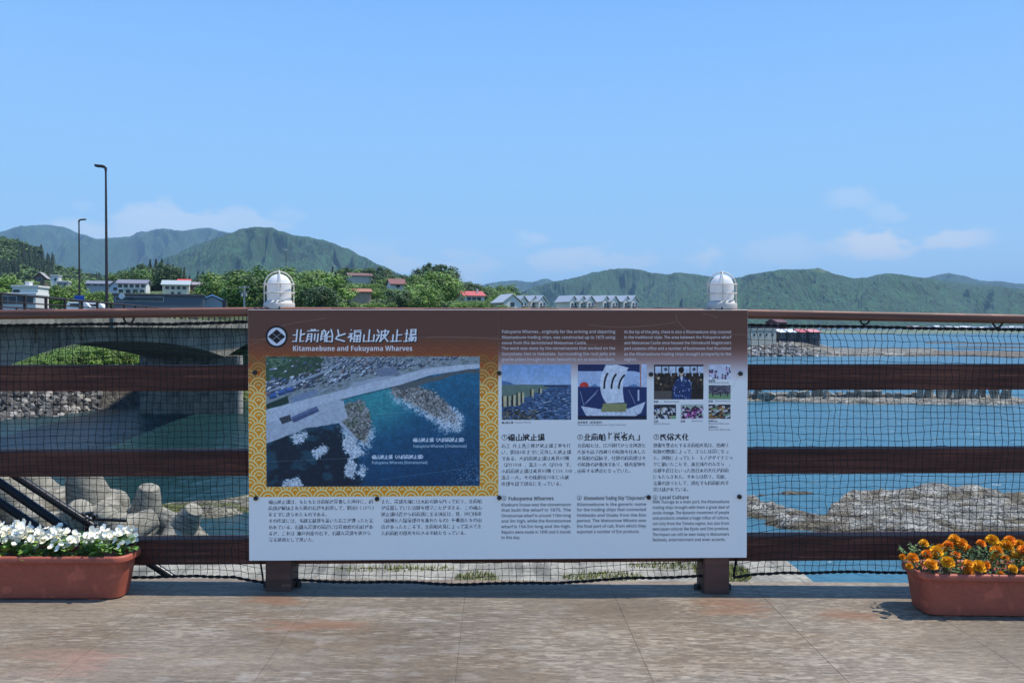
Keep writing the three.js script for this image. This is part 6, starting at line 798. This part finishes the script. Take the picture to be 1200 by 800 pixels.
{
  let d = 112; let b = base(30, d);
  house('concrete_building', 'white flat roofed concrete building left of the street lamps', 36, d, W(27, d), 3.4, topAt(35, 337.5, d) - b, 0, { turn: 0.12, y: b, wall: M(0.74, 0.73, 0.70, 0.85), roof: M(0.6, 0.59, 0.57, 0.8), windows: [[-W(9, d), topAt(30, 343, d) - b, 0.8, 0.7], [W(5, d), topAt(30, 350, d) - b, 1.6, 0.8]] });
  const st = thing('stair_tower', 'white square stair tower rising from the flat roofed building', 'tower', [xOf(43.5, 115), topAt(43, 337, 112) - 1, zOf(113)]); part('wall', box(W(4.6, 115), 1 + topAt(43, 331, 113) - topAt(43, 337, 112), 0.8, 0, (1 + topAt(43, 331, 113) - topAt(43, 337, 112)) / 2, 0), WALLW, st); part('cap', rbox(W(5.4, 115), 0.12, 0.95, 0.02, 0, 1.06 + topAt(43, 331, 113) - topAt(43, 337, 112), 0, 1), WALLW, st);
  d = 98; b = base(20, d); house('low_building', 'low white building behind the bridge railing, at the left', 22, d, W(50, d), 3, topAt(20, 346.5, d) - b, 0, { turn: 0.08, y: b, wall: M(0.62, 0.61, 0.58, 0.85), roof: M(0.7, 0.69, 0.66, 0.8), windows: row(5, W(46, d), topAt(20, 352, d) - b, 0.9, 0.9) });
  d = 150; b = base(31, d); house('house', 'small dark roofed white house among the trees', 31.5, d, W(8, d), 4, topAt(31, 334, d) - b, 0, { y: b, roof: M(0.08, 0.09, 0.10, 0.6), windows: [[0, topAt(31, 331.5, d) - b - 0.8, 0.5, 0.4]] });
  d = 215; b = base(48, d); house('house', 'brown house with grey gabled roof on the wooded slope', 49, d, W(11, d), 5, topAt(48, 327, d) - b, W(6.5, d), { y: b, along: 'z', wall: M(0.16, 0.11, 0.085, 0.85), roof: M(0.34, 0.31, 0.31, 0.7), windows: [[0, topAt(48, 328, d) - b, 0.8, 0.6]] });
  d = 200; b = base(66, d); house('concrete_building', 'small white concrete block house above the trees', 66, d, W(8, d), 4, topAt(66, 324, d) - b, 0, { y: b, roof: M(0.5, 0.5, 0.5, 0.8), windows: [[0.2, topAt(66, 328, d) - b, 0.5, 0.7]] });
  d = 192; b = base(75, d); house('house', 'low house with pale flat roof above the trees', 75, d, W(11, d), 4, topAt(75, 331, d) - b, 0, { y: b, wall: M(0.3, 0.3, 0.3, 0.8), roof: M(0.55, 0.55, 0.54, 0.7), windows: row(2, W(10, d), topAt(75, 334, d) - b, 0.6, 0.5) });
  d = 185; b = base(118, d); house('house', 'grey roofed house half hidden by the street lamp pole', 117, d, W(24, d), 4, topAt(118, 333.5, d) - b, W(3, d), { y: b, wall: M(0.36, 0.38, 0.42, 0.8), roof: M(0.18, 0.19, 0.22, 0.6), windows: row(4, W(28, d), topAt(118, 334, d) - b, 0.8, 0.5) });
  d = 165; b = base(154, d); house('house', 'white two storey house with dark grey roof beside bright trees', 157, d, W(30, d), 5, topAt(155, 333.5, d) - b, W(4.2, d), { y: b, turn: 0.25, roof: M(0.19, 0.19, 0.22, 0.6), wall: M(0.70, 0.70, 0.67, 0.85), windows: [...row(5, W(30, d), topAt(155, 335.8, d) - b, 0.7, 0.6), ...row(4, W(30, d), topAt(155, 342, d) - b, 0.8, 0.7)] });
  part('balcony', box(W(20, d), 0.12, 0.9, W(3, d), topAt(155, 339, d) - b, 3.5), M(0.35, 0.35, 0.35, 0.7), scene.children[scene.children.length - 1]);
  d = 175; b = base(137, d); house('house', 'pale blue gabled house end beside the white two storey house', 137, d, W(11, d), 5, topAt(137, 336, d) - b, W(5, d), { y: b, along: 'z', wall: M(0.50, 0.55, 0.62, 0.85), roof: M(0.22, 0.23, 0.26, 0.6), windows: [[0, topAt(137, 339, d) - b, 0.8, 0.6]] });
  d = 172; b = base(206, d); house('house', 'cream house with pale grey green roof on the town slope', 207, d, W(28, d), 6, topAt(206, 335, d) - b, W(5, d), { y: b, wall: M(0.68, 0.63, 0.50, 0.85), roof: M(0.36, 0.41, 0.40, 0.6), windows: [...row(4, W(24, d), topAt(206, 338, d) - b, 0.7, 0.6), ...row(2, W(14, d), topAt(206, 344, d) - b, 0.6, 0.5)] });
  d = 178; b = base(228, d); house('house', 'red brown brick house beside the cream house', 229, d, W(24, d), 6, topAt(228, 335, d) - b, W(3, d), { y: b, wall: M(0.20, 0.075, 0.06, 0.9), roof: M(0.30, 0.25, 0.25, 0.7), windows: row(4, W(22, d), topAt(228, 338, d) - b, 0.6, 0.5) });
  d = 200; b = base(215, d); house('house', 'small house with bright red roof behind the cream house', 216, d, W(12, d), 4, topAt(215, 331, d) - b, W(2.6, d), { y: b, roof: M(0.62, 0.06, 0.05, 0.6) });
  d = 106; b = base(190, d); house('warehouse', 'long dark grey metal shed with flat roof behind the bridge', 190, d, W(92, d), 9, topAt(190, 348.5, d) - b, 0, { y: b, wall: M(0.085, 0.105, 0.135, 0.6), roof: M(0.05, 0.055, 0.06, 0.7), windows: row(9, W(48, d), topAt(190, 352, d) - b, 0.6, 0.5).map((q) => [q[0] - W(20, d), q[1], q[2], q[3]]) });
  d = 110; b = base(250, d); house('shed', 'grey shed with light blue gabled roof', 249, d, W(24, d), 6, topAt(250, 354.5, d) - b, W(6, d), { y: b, along: 'z', wall: M(0.26, 0.32, 0.38, 0.7), roof: M(0.20, 0.36, 0.62, 0.5) });
  d = 236; b = base(420, d); house('house', 'brown roofed house on the hill crest, half hidden by trees', 421, d, W(27, d), 5, topAt(420, 324, d) - b, W(3, d), { y: b, wall: M(0.50, 0.47, 0.42, 0.85), roof: M(0.17, 0.09, 0.075, 0.7) });
  d = 200; b = base(463, d); house('house', 'white house with red brown tiled roof among hillside trees', 464, d, W(17, d), 5, topAt(463, 334, d) - b, W(6, d), { y: b, wall: M(0.66, 0.64, 0.6, 0.85), roof: M(0.21, 0.085, 0.075, 0.7), windows: [[0, topAt(463, 336, d) - b, 0.9, 0.5]] });
  d = 172; b = base(420, d); house('shed', 'long shed with orange brown roof among the trees', 421, d, W(24, d), 4, topAt(420, 346, d) - b, W(3, d), { y: b + 0.6, wall: M(0.4, 0.3, 0.24, 0.85), roof: M(0.36, 0.15, 0.085, 0.7) });
  d = 190; b = base(553, d); house('house', 'white house with red roof and chimney at the hill\'s foot', 552, d, W(25, d), 5, topAt(553, 347.5, d) - b, W(5, d), { y: b, roof: M(0.50, 0.10, 0.09, 0.6), windows: row(3, W(18, d), topAt(553, 350.5, d) - b, 0.9, 0.7) });
  part('chimney', box(0.35, 1.8, 0.35, W(6, d), topAt(553, 347, d) - b + 0.8, 1.2), WALLW, scene.children[scene.children.length - 1]);
  // white gabled row houses by the shore
  const gr = 'white gabled row houses'; const greyRoof = M(0.44, 0.46, 0.48, 0.5);
  d = 178; b = landY(597, d) - 0.6; house('gabled_house', 'white gabled house with broad pale grey roof, in front of its row', 594, d, W(24, d), 5, topAt(596, 355.5, d) - b, W(9.5, d), { y: b, along: 'z', turn: 0.5, roof: greyRoof, windows: [[0, topAt(596, 357, d) - b, 1.0, 0.9]] });
  for (const [cx, dd] of [[606, 205], [619, 208], [628, 207], [664, 206], [675, 206], [684, 206], [702, 207], [712, 207], [726, 208], [735, 208]]) {
    const yb = landY(cx, dd) - 1.0; const H = house('gabled_house', 'white gabled row house with grey roof and dark windows by the shore', cx, dd, W(11, dd), 5.5, topAt(cx, 354.5, dd) - yb, W(7, dd), { y: yb, along: 'z', turn: 0.62, group: gr, wall: M(0.68, 0.66, 0.60, 0.85), roof: greyRoof, windows: [[-0.45, topAt(cx, 356.6, dd) - yb, 0.6, 0.55], [0.55, topAt(cx, 356.6, dd) - yb, 0.5, 0.55]] });
    part('balcony', box(W(8, dd), 0.35, 0.5, 0, topAt(cx, 359.6, dd) - yb, 3.05), M(0.12, 0.12, 0.13, 0.6), H);
  }
  d = 235; b = landY(785, d); house('long_building', 'long low dark building at the foot of the mountain', 788, d, W(42, d), 6, Math.max(1, topAt(785, 361.5, d) - b), 0, { y: b, wall: M(0.16, 0.17, 0.18, 0.8), roof: M(0.2, 0.21, 0.22, 0.6) });
  // harbour houses on the headland, seen between rail and net
  const hy = SEA + 3.6;
  d = 262; house('long_building', 'long building with pale blue roof on the headland', 886, d, W(44, d), 7, topAt(886, 381, d) - hy, 0, { y: hy, wall: M(0.10, 0.09, 0.10, 0.8), roof: M(0.55, 0.66, 0.78, 0.5) });
  d = 268; house('house', 'dark maroon house next to the pale blue roof', 910, d, W(13, d), 6, topAt(910, 378, d) - hy, W(3.5, d), { y: hy, wall: M(0.10, 0.03, 0.035, 0.8), roof: M(0.11, 0.04, 0.05, 0.7), windows: [[-0.6, topAt(910, 380, d) - hy, 0.7, 0.6]] });
  d = 246; house('concrete_building', 'beige concrete wall building above the rubble slope', 889, d, W(36, d), 5, topAt(889, 386, d) - hy, 0, { y: hy, wall: M(0.50, 0.47, 0.38, 0.9), roof: M(0.5, 0.48, 0.4, 0.9), windows: row(4, W(34, d), topAt(889, 392, d) - hy, 0.7, 0.7) });
  for (const [cx, wd, rc, lab] of [[912, 11, M(0.72, 0.72, 0.72, 0.5), 'harbour shed with white roof and black wall'], [924, 12, M(0.66, 0.66, 0.67, 0.5), 'harbour shed with pale grey roof and black wall'], [936, 12, M(0.46, 0.10, 0.11, 0.6), 'harbour shed with dark red roof'], [949, 14, M(0.55, 0.20, 0.21, 0.6), 'harbour shed with faded pink red roof']]) house('shed', lab, cx, 250, W(wd, 250), 5, topAt(cx, 389.5, 250) - hy + 1.2, W(3, 250), { y: hy - 1.2, wall: M(0.06, 0.06, 0.065, 0.85), roof: rc, windows: [[0, topAt(cx, 393, 250) - hy + 1.2, 1.2, 0.8]] });
  }
// posts and masts
{
  const m = M(0.10, 0.10, 0.10, 0.6), pale = M(0.42, 0.43, 0.42, 0.8);
  let p = at(286, 335, 120); const up = thing('utility_pole', 'grey utility pole with crossarms beside the blue roofed shed', 'pole', [p.x, landY(286, 120) - 0.3, p.z]), h = p.y - landY(286, 120) + 0.3; part('pole', cyl(0.17, 0.11, h, 0, 0, 0, 10), pale, up); for (const q of [0.25, 0.85]) part('crossarm', box(1.5, 0.1, 0.1, 0, h - q, 0.12), pale, up); for (const q of [-0.3, 0.3]) part('transformer', cyl(0.17, 0.17, 0.5, q, h - 1.6, 0.15, 10), pale, up); for (const q of [-0.7, -0.3, 0.3, 0.7]) part('insulator', cyl(0.04, 0.04, 0.14, q, h - 0.2, 0.12, 6), M(0.6, 0.6, 0.58, 0.4), up);
  p = at(335, 293, 150); const lm = thing('light_mast', 'slim dark light mast rising behind the left globe lamp', 'light mast', [p.x, landY(335, 150), p.z]), h2 = p.y - landY(335, 150); part('pole', cyl(0.11, 0.07, h2, 0, 0, 0, 8), m, lm); part('floodlight', rbox(0.7, 0.35, 0.4, 0.05, -0.3, h2, 0), pale, lm);
  p = at(391, 312, 170); const l3 = thing('light_mast', 'thin pale mast among the hillside trees', 'light mast', [p.x, landY(391, 170), p.z]), h3 = p.y - landY(391, 170); part('pole', cyl(0.10, 0.06, h3, 0, 0, 0, 8), pale, l3); part('floodlight', rbox(0.5, 0.3, 0.3, 0.05, 0, h3, 0), pale, l3);
  p = at(142, 347, 96); const mr = thing('road_mirror', 'round white disc on a post beside the dark shed', 'mirror', [p.x, landY(142, 97) - 0.4, p.z]), h4 = p.y - landY(142, 97) + 0.4; part('pole', cyl(0.05, 0.05, h4, 0, 0, -0.06, 8), m, mr); part('disc', new THREE.CylinderGeometry(0.34, 0.34, 0.06, 20).rotateX(Math.PI / 2).translate(0, h4, 0), M(0.7, 0.7, 0.7, 0.2), mr);
  p = at(92.5, 349, 79); const bs = thing('blue_sign', 'small blue sign board on the lamp post behind the bridge', 'sign', [p.x, EYE.y + 0.8, p.z]), h5 = p.y - EYE.y - 0.8; part('pole', cyl(0.05, 0.05, h5, 0, 0, -0.08, 8), m, bs); part('board', rbox(0.95, 0.48, 0.05, 0.01, 0, h5, 0, 1), M(0.03, 0.10, 0.42, 0.5), bs);
  p = at(255.5, 354, 100); const pl = thing('gate_post', 'dark square post in front of the blue roofed shed', 'post', [p.x + 0.8, landY(260, 100) - 0.3, p.z]); part('shaft', box(0.45, p.y - landY(260, 100) + 0.5, 0.45, 0, (p.y - landY(260, 100) + 0.5) / 2, 0), M(0.05, 0.04, 0.04, 0.7), pl); part('cap', box(0.55, 0.08, 0.55, 0, p.y - landY(260, 100) + 0.54, 0), M(0.06, 0.05, 0.05, 0.7), pl);
  for (const [px, py, dd, lab] of [[492, 355, 128, 'white street light fitting below the hillside trees'], [350, 350, 122, 'pale short post light among bushes behind the railing']]) { const q = at(px, py, dd), s = thing('lamp_post', lab, 'lamp post', [q.x, landY(px, dd) - 0.3, q.z]), hh = q.y - landY(px, dd) + 0.3; part('pole', cyl(0.06, 0.05, hh, 0, 0, 0, 8), pale, s); part('lamp_head', rbox(0.5, 0.2, 0.25, 0.05, 0, hh, 0), M(0.75, 0.75, 0.75, 0.4), s); }
}
// houses of the village across the bay
{
  srand(88); for (let i = 0; i < 34; i++) { const px = 960 + i * 7.6 + rr(-2, 2), d = rr(1500, 1780), w = rr(9, 18), h = rr(3.5, 6.5), H = thing('far_house', 'tiny pale house of the village across the bay', 'house', [xOf(px, d), SEA + 6.8, zOf(d)], rr(-0.4, 0.4), 'village houses across the bay'); part('wall', box(w, h, 9, 0, h / 2, 0), pick([WALLW, M(0.5, 0.48, 0.45), M(0.6, 0.6, 0.62)]), H); const sh = new THREE.Shape(); sh.moveTo(-5.2, 0); sh.lineTo(0, 3); sh.lineTo(5.2, 0); part('roof', new THREE.ExtrudeGeometry(sh, { depth: w + 1, bevelEnabled: false }).translate(0, h + 0.01, -w / 2 - 0.5).rotateY(Math.PI / 2), pick([M(0.3, 0.3, 0.32), M(0.35, 0.12, 0.1), M(0.2, 0.24, 0.3), M(0.6, 0.6, 0.6)]), H); }
}

// ---------------------------------------------------------------- tetrapods, jetty stones, rubble
{
  const leg = new THREE.LatheGeometry([[0.66, -0.1], [0.60, 0.25], [0.375, 1.24], [0.31, 1.30], [0.001, 1.30]].map(([a, b]) => new THREE.Vector2(a, b)), 20);
  const dirs = [V(1, 1, 1), V(-1, -1, 1), V(-1, 1, -1), V(1, -1, -1)].map((v) => v.normalize());
  const geo = plain([...dirs.map((v) => leg.clone().applyQuaternion(new THREE.Quaternion().setFromUnitVectors(V(0, 1, 0), v))), new THREE.SphereGeometry(0.66, 20, 14)]);
  const p = geo.attributes.position, uv = geo.attributes.uv; for (let i = 0; i < p.count; i++) uv.setXY(i, p.getX(i) * 0.7 + p.getZ(i) * 0.5, p.getY(i) * 0.7 + p.getZ(i) * 0.3);
  const m = CONC(0.60, 0.57, 0.49, 0.8), up = V(0, 1, 0);
  const add = (px, py, d, s, leanTo, spin) => { const q = at(px, py, d), t = one('tetrapod', geo, m, { 170: 'pale concrete tetrapod with one leg straight up, beside the leaning one', 212: 'concrete tetrapod leaning towards the mossy rock shelf', 108: 'largest concrete tetrapod, its thick leg upright behind the handrail' }[px] || 'weathered concrete tetrapod piled behind the handrail pipes', 'tetrapod', 'tetrapods on the shore'); t.position.copy(q); t.scale.set(s, s, s); t.quaternion.setFromUnitVectors(dirs[0], V(...leanTo).normalize()).premultiply(new THREE.Quaternion().setFromAxisAngle(V(...leanTo).normalize(), spin)); };
  add(170, 607, 25.5, 0.84, [0.20, 1, 0.18], 0.5); add(212, 622, 24, 0.72, [0.55, 0.8, 0.3], 2.2); add(108, 598, 25, 1.15, [-0.12, 1, 0.3], 1.4); add(58, 592, 28, 1.05, [-0.45, 1, 0.3], 0.3); add(28, 600, 25, 1.05, [-0.5, 0.9, 0.3], 1.1); add(-12, 596, 26, 1.1, [0.1, 1, 0], 2.6); add(78, 622, 22.6, 0.85, [0.6, 0.7, 0.4], 0.9); add(140, 626, 23, 0.8, [-0.4, 0.8, 0.5], 2.9); add(40, 632, 22.2, 0.8, [0.2, 0.9, 0.4], 0.2); add(-40, 612, 24, 1.0, [0.3, 1, 0.1], 2.0); add(18, 574, 30, 1.1, [0.2, 1, 0.2], 0.8);
}
{
  // granite pillars and blocks standing on the old jetty
  const jetty = thing('stone_jetty', 'old jetty of leaning granite pillars and blocks in the bay', 'jetty'); srand(64);
  const mats = [CONC(0.55, 0.52, 0.46, 0.6), CONC(0.45, 0.43, 0.39, 0.6), CONC(0.62, 0.58, 0.5, 0.6)];
  const mkBlock = (k) => { const g = new RoundedBoxGeometry(1, 1, 1, 2, 0.09), p = g.attributes.position; for (let i = 0; i < p.count; i++) { const x = p.getX(i), y = p.getY(i), z = p.getZ(i), f = 1 + (vnoise(x * 3 + k * 9, y * 3 + z * 2.3, k) - 0.5) * 0.28; p.setXYZ(i, x * f, y * f, z * f); } g.computeVertexNormals(); return g; };
  const gs = [0, 1, 2, 3].map(mkBlock);
  for (let i = 0; i < 46; i++) { const px = 872 + i * 6.9 + rr(-2, 2), tall = px > 1075, d = lerp(88.5, 86, (px - 872) / 320) + rr(-0.8, 0.8), b = part('stone', pick(gs), pick(mats), jetty), h = tall ? rr(1.2, 1.9) : rr(0.5, 1.15); b.scale.set(tall ? rr(0.32, 0.45) : rr(0.5, 0.9), h, rr(0.4, 0.6)); b.rotation.set(rr(-0.2, 0.2), rr(-0.5, 0.5), rr(-0.5, 0.35)); b.position.set(xOf(px, d), SEA + jettyTop - 0.05 + h * 0.40, zOf(d)); }
}
{
  srand(70); const n = 2200, im = new THREE.InstancedMesh(bankStones[0], M(0.30, 0.285, 0.26, 0.9), n), m4 = new THREE.Matrix4();
  for (let i = 0; i < n; i++) { const px = 700 + Math.pow(rnd(), 0.5) * 268, t = rnd(), d = 233 + t * 16, r = rr(0.35, 0.8), tap = sstep(968, 925, px); m4.compose(V(xOf(px, d), SEA - 0.3 + t * 4.3 * (0.25 + 0.75 * tap) + r * 0.2, zOf(d)), new THREE.Quaternion().setFromEuler(new THREE.Euler(rr(0, 6), rr(0, 6), rr(0, 6))), V(r * 1.3, r, r)); im.setMatrixAt(i, m4); const k = pick([0.2, 0.45, 0.7, 1.3]); im.setColorAt(i, new THREE.Color().setRGB(k, k, k)); }
  im.name = 'rubble'; scene.add(shade(im)); tag(im, 'slope of grey dumped rubble stones below the harbour houses', 'rubble', undefined, 'stuff');
}
renderer.render(scene, camera);
